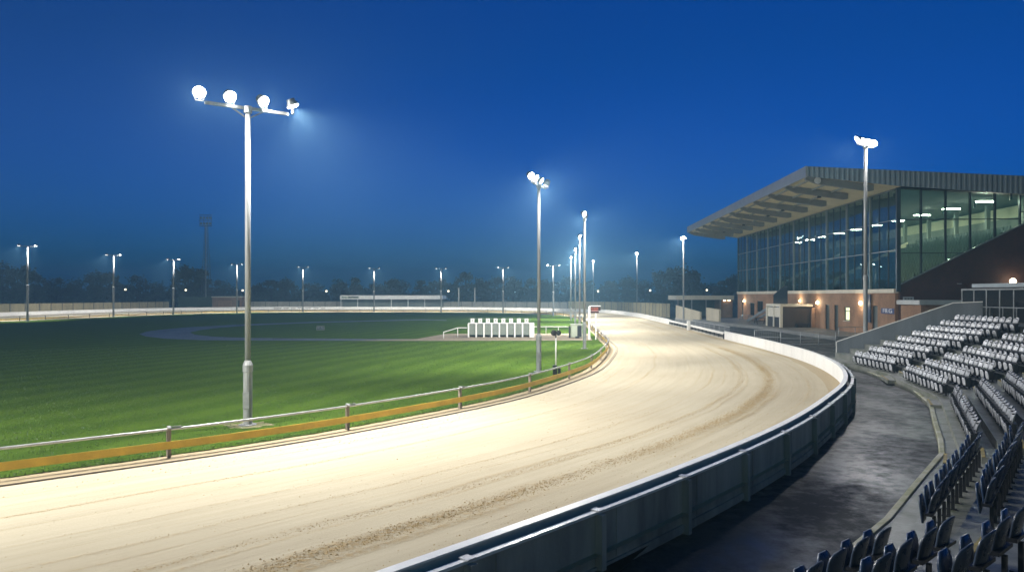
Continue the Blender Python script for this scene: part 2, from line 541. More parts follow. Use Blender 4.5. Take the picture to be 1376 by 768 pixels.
# ------------------------------------------------------------------ the track
PAIRS = [((-40, 1), (-42, -14)), ((-20, 9), (-13, -4.5)), ((-9.87, 17.1), (-1.36, 8.08)), ((-6.14, 20.68), (2.69, 12.7)),
         ((-2.95, 24.8), (6.26, 17.3)), ((-.17, 29.1), (9.0, 21.5)), ((2.1, 34.1), (11.9, 26.6)), ((4.0, 39.4), (14.1, 32.2)),
         ((5.9, 48), (15.9, 39.6)), ((7.3, 56.5), (17.0, 49.4)), ((7.9, 65.5), (17.75, 62.4)), ((9, 83.8), (19.1, 83)),
         ((10.3, 105), (20.3, 107)), ((11.2, 125), (20.9, 127)), ((9.5, 147), (18.4, 156)), ((2, 164), (6, 174)),
         ((-10, 173), (-10, 187)), ((-34, 176), (-34, 192)), ((-57, 172), (-64, 192)), ((-68.5, 159), (-81, 179)),
         ((-73, 140), (-87.0, 160)), ((-77, 111.7), (-90, 126)), ((-84, 80), (-98, 88)), ((-88, 45), (-103, 40)),
         ((-80, 15), (-92, 0)), ((-62, 3), (-66, -12))]
PER = 14
INN = catmull([p for p, q in PAIRS], PER)
OUT = catmull([q for p, q in PAIRS], PER)
NT_ = len(INN)
BANK = .35
mb_v = []; mb_f = []; uvs = []
rows = [-.03] + [i / 12 for i in range(13)] + [1.03]
ln = 0.0; lens_ = []
for i in range(NT_):
    lens_.append(ln)
    a, b = INN[i], INN[(i + 1) % NT_]; c_, d_ = OUT[i], OUT[(i + 1) % NT_]
    ln += .5 * (math.hypot(a[0] - b[0], a[1] - b[1]) + math.hypot(c_[0] - d_[0], c_[1] - d_[1]))
for i in range(NT_ + 1):
    a, b = INN[i % NT_], OUT[i % NT_]; w_ = math.hypot(a[0] - b[0], a[1] - b[1]); v_ = lens_[i] if i < NT_ else ln
    for r_ in rows:
        mb_v.append((a[0] + (b[0] - a[0]) * r_, a[1] + (b[1] - a[1]) * r_, BANK * max(0, min(1, r_))))
        uvs.append((r_ * 12.6, v_))
k_ = len(rows)
for i in range(NT_):
    for j in range(k_ - 1):
        mb_f.append((i * k_ + j, i * k_ + j + 1, (i + 1) * k_ + j + 1, (i + 1) * k_ + j))
me = bpy.data.meshes.new('track'); me.from_pydata(mb_v, [], mb_f)
ul = me.uv_layers.new(name='track')
for lp in me.loops: ul.data[lp.index].uv = uvs[lp.vertex_index]
for p_ in me.polygons: p_.use_smooth = True
me.materials.append(SAND)
tr_o = bpy.data.objects.new('track', me); COL.objects.link(tr_o); tag(tr_o, kind='structure')

# ground, lawn, paths
struct('ground', MB().sheet([(-600, -60), (600, -60), (600, 900), (-600, 900)], -.03), FIELD)
rnd = random.Random(3)
lawn_edge = [(p[0] + rnd.uniform(-.03, .03), p[1] + rnd.uniform(-.03, .03)) for p in resample(offset(INN, -.22, True), .35, True)]
struct('infield', MB().sheet(lawn_edge, .02), LAWN)

# wet tarmac loop on the infield
def pxpath(pts, z=0.0): return [G(x, y, z) for x, y in pts]
loop_out = pxpath([(600, 457.3), (493, 457.2), (331, 457), (272, 456.6), (222, 454.7), (196, 451.6), (187, 448.5), (197, 445), (220, 442.2), (246, 439.8), (290, 437.4), (331, 435.3), (424, 432.0), (567, 428.6), (600, 429.6)], .03)
loop_in = pxpath([(600, 430.6), (567, 429.8), (424, 433.4), (331, 437.2), (295, 440), (270, 443), (255, 446.2), (262, 449.3), (285, 451.8), (331, 453.6), (493, 455.0), (600, 455.2)], .03)
struct('infield_path', MB().sheet(loop_out + loop_in, .026), WPATH)
pad = pxpath([(470, 457.5), (600, 457.6), (796, 457), (792, 448.3), (770, 447.7), (600, 448.0), (560, 455)], .03)
struct('trap_pad', MB().sheet(pad, .032), PADM)

bx, by = G(333, 572)
pt_ = [(bx + math.cos(a * .3) * rnd.uniform(.4, .85), by + math.sin(a * .3) * rnd.uniform(.35, .8)) for a in range(21)]
struct('bare_patch', MB().sheet(pt_, .030), mat('bare_earth', (.20, .16, .09), .9, .5, 4, bump=.02, bscale=14, col2=(.07, .09, .02)))
# outer apron
wall_near_end = (17.75, 62.4)
iA = nearest_i(OUT, (-13, -4.5)); iB = nearest_i(OUT, wall_near_end); iC = nearest_i(OUT, (19.75, 94)); iD = nearest_i(OUT, (-103, 40))
ap = [OUT[i] for i in range(nearest_i(OUT, (-1.36, 8.08)), nearest_i(OUT, (20.9, 127)))]
ap_o = offset(ap, .12)
struct('apron', MB().sheet(ap_o + [(70, 132), (70, -20), (-5, -20)], -.012), APRON)
KERB = [(19.75, 45.4), (19.45, 44.0), (18.3, 39.0), (17.3, 34.4), (16.6, 31.0), (14.9, 26.6), (13.1, 23.2), (11.5, 20.1), (10.5, 18.3), (8.3, 15.4), (6.5, 13.0), (4.0, 10.1), (1.0, 6.8), (-3, 2.4)]
i0 = nearest_i(OUT, (-13, -4.5)); i1 = nearest_i(OUT, (17.0, 49.4))
wk = offset([OUT[i] for i in range(i0, i1)], .1)
struct('walkway', MB().sheet(wk + [(19.9, 49.4)] + KERB + [(-9, -6)], -.006), WALK)

# ------------------------------------------------------------------ running rail
def zat(i): return 0.0
rail = thing('running_rail', 'long low rail of steel pipe over an ochre kick board round the grass infield', 'rail', (*INN[nearest_i(INN, (-9.87, 17.1))], 0))
rl = tuple(rail.location)
rp = [(p[0], p[1], .70) for p in INN]
MB().path_tube(rp, .035, 8, True).build('top_rail', mat('worn_white_pipe', (.62, .62, .60), .35, .35, 5, .4), rail, True, rl)
kb = INN
MB().sweep(kb, [(.03, .22), (.06, .22), (.06, .41), (.03, .41)], True).build('kick_board', YELLOW, rail, False, rl)
pp = resample(INN, 5.22, True)
s0 = nearest_i(pp, (-9.87, 17.1))
of = offset_frames(INN, True)
for q in pp[:-1][:98]:
    i = nearest_i(INN, q); n = of[i]; t = (-n[1], n[0])
    m_ = MB()
    m_.bar((q[0], q[1], -.05), (q[0], q[1], .74), .09, .09, (n[0], n[1], 0))
    po = m_.build('rail_post', WOODP, rail, False, rl)
    br = MB()
    br.bar((q[0] - n[0] * .04, q[1] - n[1] * .04, .77), (q[0] + n[0] * .13, q[1] + n[1] * .13, .735), .07, .03)
    br.bar((q[0] + t[0] * .04, q[1] + t[1] * .04, .765), (q[0] + t[0] * .30, q[1] + t[1] * .30, .75), .04, .02)
    br.build('rail_bracket', GALV, po, False, rl)

hr = thing('hare_rail', 'thin dark twin rail for the hare sunk along the inside sand edge', 'rail', (*INN[nearest_i(INN, (-9.87, 17.1))], 0))
hp = offset(INN, .62, True)
MB().sweep(hp, [(-.05, -.02), (-.05, .035), (-.02, .035), (-.02, -.02)], True).build('inner_strip', mat('rusty_strip', (.10, .07, .045), .7, .5, 4), hr, False, tuple(hr.location))
MB().sweep(hp, [(.05, -.02), (.05, .04), (.08, .04), (.08, -.02)], True).build('outer_strip', MATS['rusty_strip'], hr, False, tuple(hr.location))

# ------------------------------------------------------------------ perimeter walls
def wall(i0, i1, label, near=True):
    path = [OUT[i % NT_] for i in range(i0, i1 + 1)]
    L = path[len(path) // 2]
    w_ = thing('track_wall', label, 'wall', (L[0], L[1], 0)); lc = (L[0], L[1], 0)
    if near:
        path = resample(path, .6)
    MB().sweep(path, [(-.03, .2), (.03, .2), (.03, .99), (-.03, .99)]).build('inner_board', WHITEW, w_, False, lc)
    MB().sweep(path, [(-.07, .995), (.085, .995), (.085, 1.02), (-.07, 1.02)]).build('white_capping', mat('fresh_white_capping', (.88, .88, .86), .4, .12, 2), w_, False, lc)
    if near:
        MB().sweep(path, [(.035, .5), (.18, .5), (.18, .66), (.035, .66)]).build('dark_channel', BLACK, w_, False, lc)
        MB().sweep(path, [(.185, -.02), (.25, -.02), (.25, .905), (.185, .905)]).build('outer_panel', CONCD, w_, False, lc)
        MB().sweep(path, [(.19, .907), (.29, .907), (.29, .945), (.19, .945)]).build('ledge', mat('wet_grey_ledge', (.82, .83, .84), .3, .2, 2), w_, False, lc)
        MB().sweep(path, [(.252, .04), (.29, .04), (.29, .16), (.252, .16)]).build('base_rail', CONCD, w_, False, lc)
        fr = resample(path, 2.6)
        fo = offset_frames(path)
        for q in fr:
            i = nearest_i(path, q); n = fo[i]
            rb = MB().bar((q[0] + n[0] * .31, q[1] + n[1] * .31, -.02), (q[0] + n[0] * .31, q[1] + n[1] * .31, .905), .11, .12, (n[0], n[1], 0)).build('wall_post', CONCD, w_, False, lc)
            t = (-n[1], n[0])
            MB().bar((q[0] + n[0] * .25 - t[0] * .07, q[1] + n[1] * .25 - t[1] * .07, .957), (q[0] + n[0] * .25 + t[0] * .07, q[1] + n[1] * .25 + t[1] * .07, .957), .16, .02).build('clamp_plate', mat('bright_plate', (.6, .62, .63), .4, .2, 5, .5), rb, False, lc)
        # panel joints: thin upright cover strips
        for q in resample(path[3:], 1.3)[1::2]:
            i = nearest_i(path, q); n = fo[i]
            MB().bar((q[0] + n[0] * .256, q[1] + n[1] * .256, .17), (q[0] + n[0] * .256, q[1] + n[1] * .256, .90), .035, .012, (n[0], n[1], 0)).build('cover_strip', CONCD, w_, False, lc)
    else:
        MB().sweep(path, [(.035, -.03), (.16, -.03), (.16, .95), (.035, .95)]).build('outer_panel', CONC, w_, False, lc)
    return w_


wall(iA, iB, 'curving track wall beside the walkway, white inside with dark concrete panels outside')
wf = wall(iC, iD, 'long white track wall running round the far bend and far straight')
# faded lettering on the far straight
for i, (px0, px1) in enumerate(((368, 378), (381, 388), (391, 397), (400, 406), (409, 418), (421, 428), (431, 437))):
    Yt = 191.85
    x0, x1 = (px0 - CX) * Yt / F, (px1 - CX) * Yt / F
    MB().box(x0, x1, Yt - .052, Yt - .034, .52, .80).build('faded_lettering', GREYL, wf, False, tuple(wf.location))

# crash barrier in the gap of the wall
gap = [OUT[i] for i in range(iB, iC + 1)]
cb = thing('crash_barrier', 'white tubular barrier with dark gaps closing the break in the track wall', 'barrier', (*gap[len(gap) // 2], 0))
lc = tuple(cb.location)
MB().sweep(gap, [(-.05, .72), (.05, .72), (.05, .92), (-.05, .92)]).build('top_rail', WHITE, cb, False, lc)
MB().sweep(gap, [(-.03, .32), (.03, .32), (.03, .46), (-.03, .46)]).build('lower_rail', mat('dirty_white', (.5, .48, .42), .6, .4, 3), cb, False, lc)
MB().sweep(gap, [(.12, .3), (.14, .3), (.14, .7), (.12, .7)]).build('mesh_infill', DARKM, cb, False, lc)
for q in resample(gap, 1.9):
    MB().bar((q[0], q[1], 0), (q[0], q[1], .8), .08, .08).build('barrier_post', DARKM, cb, False, lc)
gx, gy = G(925.4, 444, .3)
MB().box(gx - .16, gx + .16, gy - .12, gy + .12, .2, 1.35).build('gate_post', WHITE, cb, False, lc, .02)

# ------------------------------------------------------------------ clods and grass fringe
rnd = random.Random(5)
m_ = MB()
def track_pt(i, r_):
    a, b = INN[i % NT_], OUT[i % NT_]
    return (a[0] + (b[0] - a[0]) * r_, a[1] + (b[1] - a[1]) * r_, BANK * r_)
def track_ptf(fi, r_):
    i = int(fi); t = fi - i; a = track_pt(i, r_); b = track_pt(i + 1, r_)
    return tuple(x + (y - x) * t for x, y in zip(a, b))
for u0, w_, cnt, s0_, s1_ in ((9.6, .30, 15000, .005, .015), (8.35, .16, 7000, .004, .012), (3.6, .10, 2600, .004, .011), (6.9, .10, 1500, .004, .010), (1.6, .6, 700, .006, .02), (6.5, 2.5, 900, .004, .014), (11.2, .9, 2200, .005, .016)):
    for _ in range(cnt):
        fi = PER * (1.2 + 8.0 * rnd.random() ** 1.3)
        x, y, z = track_ptf(fi, (u0 + rnd.gauss(0, w_ * .55)) / 12.6)
        s = rnd.uniform(s0_, s1_) * (1 + rnd.random() ** 6)
        a = rnd.random() * PI; h = s * rnd.uniform(.5, .9)
        ring = [(x + math.cos(a + q * PI / 2.5) * s * rnd.uniform(.7, 1.2), y + math.sin(a + q * PI / 2.5) * s * rnd.uniform(.7, 1.2), z - .004) for q in range(5)]
        m_._add(ring + [(x + rnd.uniform(-.3, .3) * s, y + rnd.uniform(-.3, .3) * s, z + h)], [(q, (q + 1) % 5, 5) for q in range(5)])
tag(m_.build('sand_clods', mat('damp_sand_clod', (.46, .32, .135), .95, .4, 5)), kind='stuff')

m_ = MB()
e0 = nearest_i(lawn_edge, (-12, 15.3)); e1 = nearest_i(lawn_edge, (6.5, 52))
for i in range(min(e0, e1), max(e0, e1)):
    a, b = lawn_edge[i], lawn_edge[i + 1]
    far = math.hypot(*a)
    for _ in range(int(max(10, 60 - far))):
        t = rnd.random(); ins = abs(rnd.gauss(0, .16)) - .04
        x = a[0] + (b[0] - a[0]) * t; y = a[1] + (b[1] - a[1]) * t
        dx, dy = b[0] - a[0], b[1] - a[1]; l = math.hypot(dx, dy)
        x -= dy / l * ins; y += dx / l * ins
        h = rnd.uniform(.03, .10) * (1.2 if ins < .05 else .7); an = rnd.random() * 2 * PI; wd = .006 + .0001 * far
        cx_, sx_ = math.cos(an) * wd, math.sin(an) * wd
        m_._add([(x - cx_, y - sx_, .015), (x + cx_, y + sx_, .015), (x + rnd.uniform(-.04, .04), y + rnd.uniform(-.04, .04), .015 + h)], [(0, 1, 2)])
for _ in range(52000):
    far = 15 + 50 * rnd.random() ** 1.2
    an = rnd.uniform(-.64, .12)
    x, y = math.sin(an) * far, math.cos(an) * far
    i = nearest_i(INN[PER:PER * 12:6], (x, y)) * 6 + PER
    p0 = INN[i]; n = of[i]
    if (x - p0[0]) * n[0] + (y - p0[1]) * n[1] > -.4: continue
    h = rnd.uniform(.02, .055); a2 = rnd.random() * 2 * PI; wd = .006 + .0003 * far
    cx_, sx_ = math.cos(a2) * wd, math.sin(a2) * wd
    m_._add([(x - cx_, y - sx_, .018), (x + cx_, y + sx_, .018), (x + rnd.uniform(-.04, .04), y + rnd.uniform(-.04, .04), .018 + h)], [(0, 1, 2)])
tag(m_.build('grass', BLADE), kind='stuff')

# ------------------------------------------------------------------ floodlight masts
def spot(parent, loc, aim, power, size=140, blend=.7, rad=.16, col=(1, .975, .93)):
    ld = bpy.data.lights.new('flood_beam', 'SPOT'); ld.energy = power; ld.spot_size = math.radians(size); ld.spot_blend = blend
    ld.shadow_soft_size = rad; ld.color = col
    o = bpy.data.objects.new('flood_beam', ld); COL.objects.link(o); o.parent = parent; o.location = loc
    o.rotation_euler = Vector(aim).to_track_quat('-Z', 'Y').to_euler()
    return o


def px_near(X): return -9 < X < -7


def mast(label, X, Y, H, arm, heads, power, r=(.135, .08), joint=1.85, big=True, size=145, lens=LENS, rise=.30, hr=.20, cat='floodlight', pm=None):
    """arm = (direction angle, half length); heads = [(position along arm -1..1, aim vector)]"""
    t = thing('floodlight_mast', label, cat, (X, Y, 0), 0, 'floodlight masts')
    r0, r1 = r
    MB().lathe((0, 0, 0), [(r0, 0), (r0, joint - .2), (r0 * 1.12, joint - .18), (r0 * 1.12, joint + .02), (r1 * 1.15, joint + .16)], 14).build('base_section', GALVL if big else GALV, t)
    MB().lathe((0, 0, 0), [(r1 * 1.1, joint + .12), (r1, H)], 14).build('pole', pm or GALV, t, True)
    MB().lathe((0, 0, 0), [(r0 * 2.0, .02), (r0 * 2.0, .06)], 10).build('base_plate', GALV, t)
    d = Vector((math.cos(arm[0]), math.sin(arm[0]), 0)); hl = arm[1]
    ar = MB().bar(tuple(-d * hl + Vector((0, 0, H + .02))), tuple(d * hl + Vector((0, 0, H + .02))), .09, .09)
    if big:
        ar.bar(tuple(Vector((0, 0, H - .3))), tuple(d * hl * .4 + Vector((0, 0, H))), .04, .04)
        ar.bar(tuple(Vector((0, 0, H - .3))), tuple(-d * hl * .4 + Vector((0, 0, H))), .04, .04)
    ar.build('cross_arm', GALV, t)
    if big:
        MB().lathe((0, 0, H - .12), [(r1 * 1.6, 0), (r1 * 1.6, .2)], 10).build('collar', GALV, t)
        MB().box(-r0 * .7, r0 * .7, -r0 * 1.25, -r0 * .9, .55, 1.05).build('access_door', mat('access_door_grey', (.33, .34, .34), .45, .3, 5, .5), t)
    for pos_, aim in heads:
        a = Vector(aim).normalized(); c = d * (hl * pos_) + Vector((0, 0, H + rise))
        fl = MB().lathe(tuple(c - a * .16), [(.09, -.06), (.14, -.05), (hr * .62, .0), (hr * .95, .10), (hr, .155), (hr * .93, .16)], 14, a).build('floodlight', mat('flood_housing', (.28, .29, .29), .4, .3, 6, .6), t, True)
        br = MB()
        sd = a.cross(Vector((0, 0, 1))).normalized()
        for s_ in (-1, 1):
            br.bar(tuple(c + sd * s_ * hr * 1.05 - a * .05), tuple(d * (hl * pos_) + sd * s_ * hr * .5 + Vector((0, 0, H + .05))), .03, .02)
        br.bar(tuple(d * (hl * pos_) - sd * hr * .55 + Vector((0, 0, H + .06))), tuple(d * (hl * pos_) + sd * hr * .55 + Vector((0, 0, H + .06))), .05, .03)
        br.build('bracket', GALV, fl)
        MB().lathe(tuple(c + a * .004), [(hr * .9, 0), (hr * .86, .02), (hr * .5, .045)], 14, a).build('lens', lens, fl)
        back = a.dot(Vector((*track_frame(X, Y)[0], 0))) < 0 and X < 15 or a.z < -.88
        spot(fl, tuple(c + a * .08), tuple(a), power * ((5.5 if px_near(X) else 5.5) if back else 1), 155 if back else size, rad=hr * .55)
    return t


def aims(nx, ny, tilt, yaws):
    out_ = []
    for yw in yaws:
        c_, s_ = math.cos(yw), math.sin(yw)
        out_.append((nx * c_ - ny * s_, nx * s_ + ny * c_, -tilt))
    return out_


def track_frame(x, y):
    i = nearest_i(INN, (x, y)); n = of[i]
    return n, math.atan2(n[0], -n[1])


PW = 4000
IN_ = [(333, 572, 'tall near floodlight mast with four bright heads behind the ochre kick board'),
       (724, 500, 'bright floodlight mast standing on the lawn right of the starting traps'),
       (785.5, 468.5, 'floodlight mast just left of the red display board'),
       ]
for px, py, lb in IN_:
    x, y = G(px, py); n, _ = track_frame(x, y)
    ta = math.atan2(n[0], -n[1])
    if px == 333: ta = math.atan2(1.6, 2.3)
    av = aims(n[0], n[1], .72, (-.5, -.15, .2, 1.75 if px == 333 else 2.0))
    av[3] = aims(n[0], n[1], 2.3, (1.15,))[0] if px == 333 else aims(n[0], n[1], .75, (2.5,))[0]
    ps = (-1.12, -.42, .38, 1.12)
    mast(lb, x, y, 9.7, (ta, 1.25 if px != 785.5 else .8), list(zip(ps, av)), PW * (.62 if px == 333 else .9), r=(.135, .08))
for Y_, px, lb in ((76.4, 778.9, 'first of three masts in a close line left of the red display board'), (97, 773, 'middle one of three masts in a close line behind the green cabinet'), (118.5, 767, 'rearmost of three masts in a close line behind the green cabinet')):
    x = (px - CX) * Y_ / F; n, ta = track_frame(x, Y_)
    mast(lb, x, Y_, 9.7, (ta, .8), list(zip((-1, -.3, .4, 1.0), aims(n[0], n[1], 1.0, (-.4, -.1, .2, 2.2)))), PW, r=(.135, .08))
# next mast of the inside line, just beyond the left edge
n, ta = track_frame(-20, 9)
mast('floodlight mast by the near inside rail, next before the tall near one', -20 - n[0] * 1.1, 9 - n[1] * 1.1, 9.7, (ta, 1.25), list(zip((-1, -.3, .4, 1.0), aims(n[0], n[1], .85, (.5, .85, 1.2, 2.75)))), PW * 1.4)

FAR = [(37, 331, 114, 'mast at the far left in front of the pale panel fence'), (152.5, 343, 137, 'second far mast from the left, before the panel fence'),
       (233, 349, 154, 'far mast beside the left end of the green container'), (318.3, 355.5, 165, 'far mast in front of the tan brick store'),
       (407, 359.5, 174, 'far mast between the near mast and the white covered stand'), (502.6, 361, 176, 'far mast before the left part of the white covered stand'),
       (592.6, 361, 174, 'far mast at the right end of the white covered stand'), (676, 359.8, 168, 'far mast above the right half of the starting traps'),
       (743.5, 357, 144, 'far mast just right of the lawn mast by the traps')]
for px, py, Y_, lb in FAR:
    x = (px - CX) * Y_ / F; H = CZ + (HY - py) * Y_ / F; n, ta = track_frame(x, Y_)
    hd = list(zip((-1.0, 1.0), aims(n[0], n[1], 1.5, (-.35, .35))))
    mast(lb, x, Y_, H, (0.0 if px > 300 else .25, 1.15), hd, PW * 3.8, r=(.17, .12), joint=H * .48, big=False, lens=LENSF, hr=.24, size=120, rise=.16)
OUTM = [(918.5, 322, 76 * 1.55, -1, 'slim mast beside the flat roofed shelter left of the grandstand'), (856, 342, 172, -1, 'distant mast beyond the track wall, right of the red display board'),
        (797.3, 352, 213, -1, 'distant mast directly behind the red display board')]
for px, py, Y_, s_, lb in OUTM:
    x = (px - CX) * Y_ / F; H = CZ + (HY - py) * Y_ / F
    mast(lb, x, Y_, H, (PI * .5, .9), list(zip((-1, 0, 1), aims(-.9, -.3, .9, (-.4, 0, .4)))), PW * 1.7, r=(.15, .11), joint=3.2, big=False, hr=.30, size=115, pm=LITGREY)
x, y = (1163 - CX) * 50 / F, 50
mast('tall floodlight mast in front of the glass grandstand behind the wing wall', x, y, 14.0, (math.radians(38), 1.0), list(zip((-1, -.35, .35, 1), aims(-.93, -.37, .9, (-.5, -.15, .15, .5)))), PW * .62, r=(.14, .105), joint=5.2, hr=.32, size=125, pm=LITGREY)

# lattice tower
tx, tY = (277.3 - CX) * .22, 220.0
lt = thing('lattice_tower', 'unlit lattice floodlight tower rising behind the green container', 'tower', (tx, tY, 0))
mm = mat('tower_steel', (.15, .17, .17), .6, .3, 2, .4)
m_ = MB(); H = 25.0
def tw(z): return 1.25 - .95 * z / H
zs = [i * H / 14 for i in range(15)]
cs = ((-1, -1), (1, -1), (1, 1), (-1, 1))
for a, b in cs: m_.tube((a * tw(0), b * tw(0), 0), (a * tw(H), b * tw(H), H), .07, .05, 5)
for z0, z1 in zip(zs, zs[1:]):
    for q in range(4):
        a, b = cs[q], cs[(q + 1) % 4]
        m_.tube((a[0] * tw(z0), a[1] * tw(z0), z0), (b[0] * tw(z1), b[1] * tw(z1), z1), .03, n=4, cap=False)
        m_.tube((a[0] * tw(z1), a[1] * tw(z1), z1), (b[0] * tw(z1), b[1] * tw(z1), z1), .03, n=4, cap=False)
m_.build('lattice_mast', mm, lt)
MB().tube((.4, -1.3, 0), (.05, -.4, H), .13, .1, 8).build('cable_duct', mat('pale_duct', (.5, .52, .5), .5, .2, 2), lt)
hd = MB().box(-1.8, 1.8, -.6, -.5, 24.3, 24.5).box(-1.8, 1.8, -.6, -.5, 26.0, 26.15).box(-1.8, 1.8, -.6, -.5, 27.6, 27.75)
for xx in (-1.8, -.6, .6, 1.7): hd.box(xx, xx + .1, -.48, -.4, 24.3, 27.75)
hd = hd.build('head_frame', mm, lt)
for r_ in range(2):
    for q in range(4):
        MB().lathe((-1.3 + q * .88, -.62, 25.15 + r_ * 1.65), [(.2, .25), (.36, .05), (.38, 0)], 10, (0, 1, .2)).build('floodlight', mat('dull_lamp', (.24, .27, .25), .4, .2, 4), hd)

# ------------------------------------------------------------------ starting traps
T0 = G(629.5, 453.5); Yt = 70.6; x0 = (629.5 - CX) * Yt / F; x1 = (712.5 - CX) * Yt / F; x2 = (718 - CX) * Yt / F
st_ = thing('starting_traps', 'row of eight pale numbered greyhound starting traps on the infield pad', 'starting traps', (x0, Yt, .03))
W = (x1 - x0) / 8; Hh = 1.28; D = 1.3
MB().box(-.05, x2 - x0, .0, D, Hh, Hh + .07).build('roof', WHITE, st_, bevel=.01)
MB().box(x1 - x0 + .02, x2 - x0, .0, D, 0, Hh).build('end_panel', WHITE, st_, bevel=.01)
MB().box(0, x1 - x0, D - .06, D, 0, Hh).build('rear_panel', TRAPG, st_)
for i in range(9):
    MB().box(i * W - .07, i * W + .07, -.03, D - .08, 0, Hh).build('divider', WHITE, st_, bevel=.008)
for i in range(8):
    dr = MB()
    dr.box(i * W + .08, i * W + W - .08, .10, .13, .22, Hh - .06)
    for q in range(5):
        xx = i * W + .13 + q * (W - .26) / 4
        dr.box(xx - .012, xx + .012, .06, .10, .22, Hh - .06)
    dr.box(i * W + .08, i * W + W - .08, .055, .099, .66, .70)
    dr.build('trap_door', TRAPG, st_)
    cx_ = i * W + W * .52
    pl = MB().box(cx_ - .18, cx_ + .18, .0, .03, Hh + .08, Hh + .50).box(cx_ - .03, cx_ + .03, .04, .07, Hh + .06, Hh + .45).build('number_plate', WHITE, st_, bevel=.006)
    text_part(str(i + 1), .36, DLETTER, pl, Matrix.Translation((cx_, -.008, Hh + .29)) @ Matrix.Rotation(PI / 2, 4, 'X'))
MB().box(0, x1 - x0, .03, .05, Hh + .45, Hh + .48).build('plate_rail', GALV, st_)

pr = thing('pipe_rail', 'low white pipe rail sloping away left of the starting traps', 'rail', (*G(596, 455), 0)); lc = tuple(pr.location)
a = G(596, 455); b = G(615, 453.2); c_ = G(628, 452)
MB().path_tube([(a[0], a[1], .62), (b[0], b[1], .92), (x0 - .15, Yt, .92)], .04, 6).build('top_rail', WHITE, pr, True, lc)
for q in (a, b): MB().tube((q[0], q[1], 0), (q[0], q[1], .62 if q is a else .92), .035).build('rail_post', WHITE, pr, True, lc)
pr2 = thing('pipe_rail', 'low white pipe rail between the starting traps and the green cabinet', 'rail', ((725 - CX) * .0705, 74.5, 0)); lc = tuple(pr2.location)
xa, xb = (717 - CX) * .0745, (767 - CX) * .0745
MB().path_tube([(xa, 74.5, .86), (xb, 74.5, .86)], .05, 6).build('top_rail', WHITE, pr2, True, lc)
for i in range(4):
    xx = xa + (xb - xa) * i / 3
    MB().tube((xx, 74.5, 0), (xx, 74.5, .86), .035).build('rail_post', WHITE, pr2, True, lc)

# control cabinet
Yc = 69.5; xc0, xc1 = (767.5 - CX) * Yc / F, (782.5 - CX) * Yc / F
cab = thing('control_cabinet', 'pale green control cabinet with dark louvred panel behind the lawn mast', 'cabinet', (xc0, Yc, .03))
w_ = xc1 - xc0
MB().box(0, w_, 0, .8, .05, 1.22).build('body', mat('pale_green_paint', (.38, .42, .32), .5, .2, 2), cab, bevel=.015)
MB().box(-.06, w_ + .06, -.06, .86, 1.225, 1.29).build('roof', mat('pale_green_lid', (.45, .48, .4), .5, .2, 2), cab)
lv = MB().box(w_ * .55, w_ * .93, -.05, -.004, .12, 1.15)
for q in range(8): lv.box(w_ * .57, w_ * .91, -.07, -.052, .18 + q * .12, .22 + q * .12)
lv.build('louvre_panel', DARKM, cab)
MB().box(-.22, -.08, -.02, .25, .0, 1.1).build('side_post', DARKM, cab)
MB().box(w_ * .35, w_ * .7, -.4, -.1, 0, .16).build('plinth', DARKM, cab)

# red display board
Yb = 67.0
rb_ = thing('display_board', 'dark red display board on white posts beside the inside rail', 'display board', ((799 - CX) * Yb / F, Yb, 0))
MB().box(-.36, .52, -.04, .10, 2.62, 3.0).build('upper_screen', REDD, rb_)
MB().box(-.36, .38, -.04, .10, 2.42, 2.585).build('lower_screen', mat('dark_screen_red', (.05, .012, .01), .3, .3, 8), rb_)
MB().box(-.46, .54, -.06, .12, 3.004, 3.07).build('hood', WHITE, rb_)
MB().box(-.56, -.40, -.05, .08, 0, 3.0).build('post', WHITE, rb_)
MB().box(.06, .15, .0, .08, 0, 2.42).build('post', WHITE, rb_)
mk = MB()
for q, (a, b) in enumerate(((-.1, .1), (.14, .3), (-.3, -.16))): mk.box(a, b, -.052, -.041, 2.80, 2.84)
mk.box(-.28, .30, -.052, -.041, 2.63, 2.66)
mk.build('lit_row', emis('dim_red_row', (.6, .12, .06), .5), rb_)

# twin lamp post
xl, yl = G(747, 503.5)
tl = thing('signal_post', 'white post with two round dark lamps beside the inside rail', 'signal post', (xl, yl, 0))
MB().tube((0, 0, .35), (0, 0, 1.86), .04, n=10).build('post', WHITE, tl, True)
MB().box(-.16, .06, -.12, .12, .0, .5).box(.10, .24, -.1, .1, 0, .36).build('base_box', DARKM, tl, bevel=.01)
MB().tube((0, 0, 1.86), (0, 0, 2.02), .03, n=8).build('bracket', DARKM, tl)
for q, s_ in ((-.11, .15), (.13, .13)):
    MB().lathe((q, .06, 2.12), [(s_ * .7, 0), (s_, .05), (s_, .14), (s_ * .9, .15)], 14, (0, -1, 0)).build('lamp_head', BLACK, tl, True)

# small infield sign
sx, sy = G(430.5, 443.8)
sg = thing('infield_sign', 'small faded sign frame standing alone on the dark lawn', 'sign', (sx, sy, .02))
fr = MB().box(-.46, .46, 0, .03, .46, .5).box(-.46, .46, 0, .03, .02, .05)
fr.box(-.46, -.42, 0, .03, .05, .46).box(.42, .46, 0, .03, .05, .46)
fr.build('frame', GALV, sg)
pn = MB().box(-.41, .41, .008, .022, .06, .45).build('panel', mat('faded_sign_panel', (.04, .055, .06), .5, .3, 5), sg)
mk = MB().box(-.38, -.08, .0, .006, .38, .43).box(-.36, -.1, .0, .006, .25, .29).box(.1, .2, 0, .006, .3, .42).box(.12, .36, 0, .006, .2, .25)
mk.build('faded_lettering', GALV, pn)

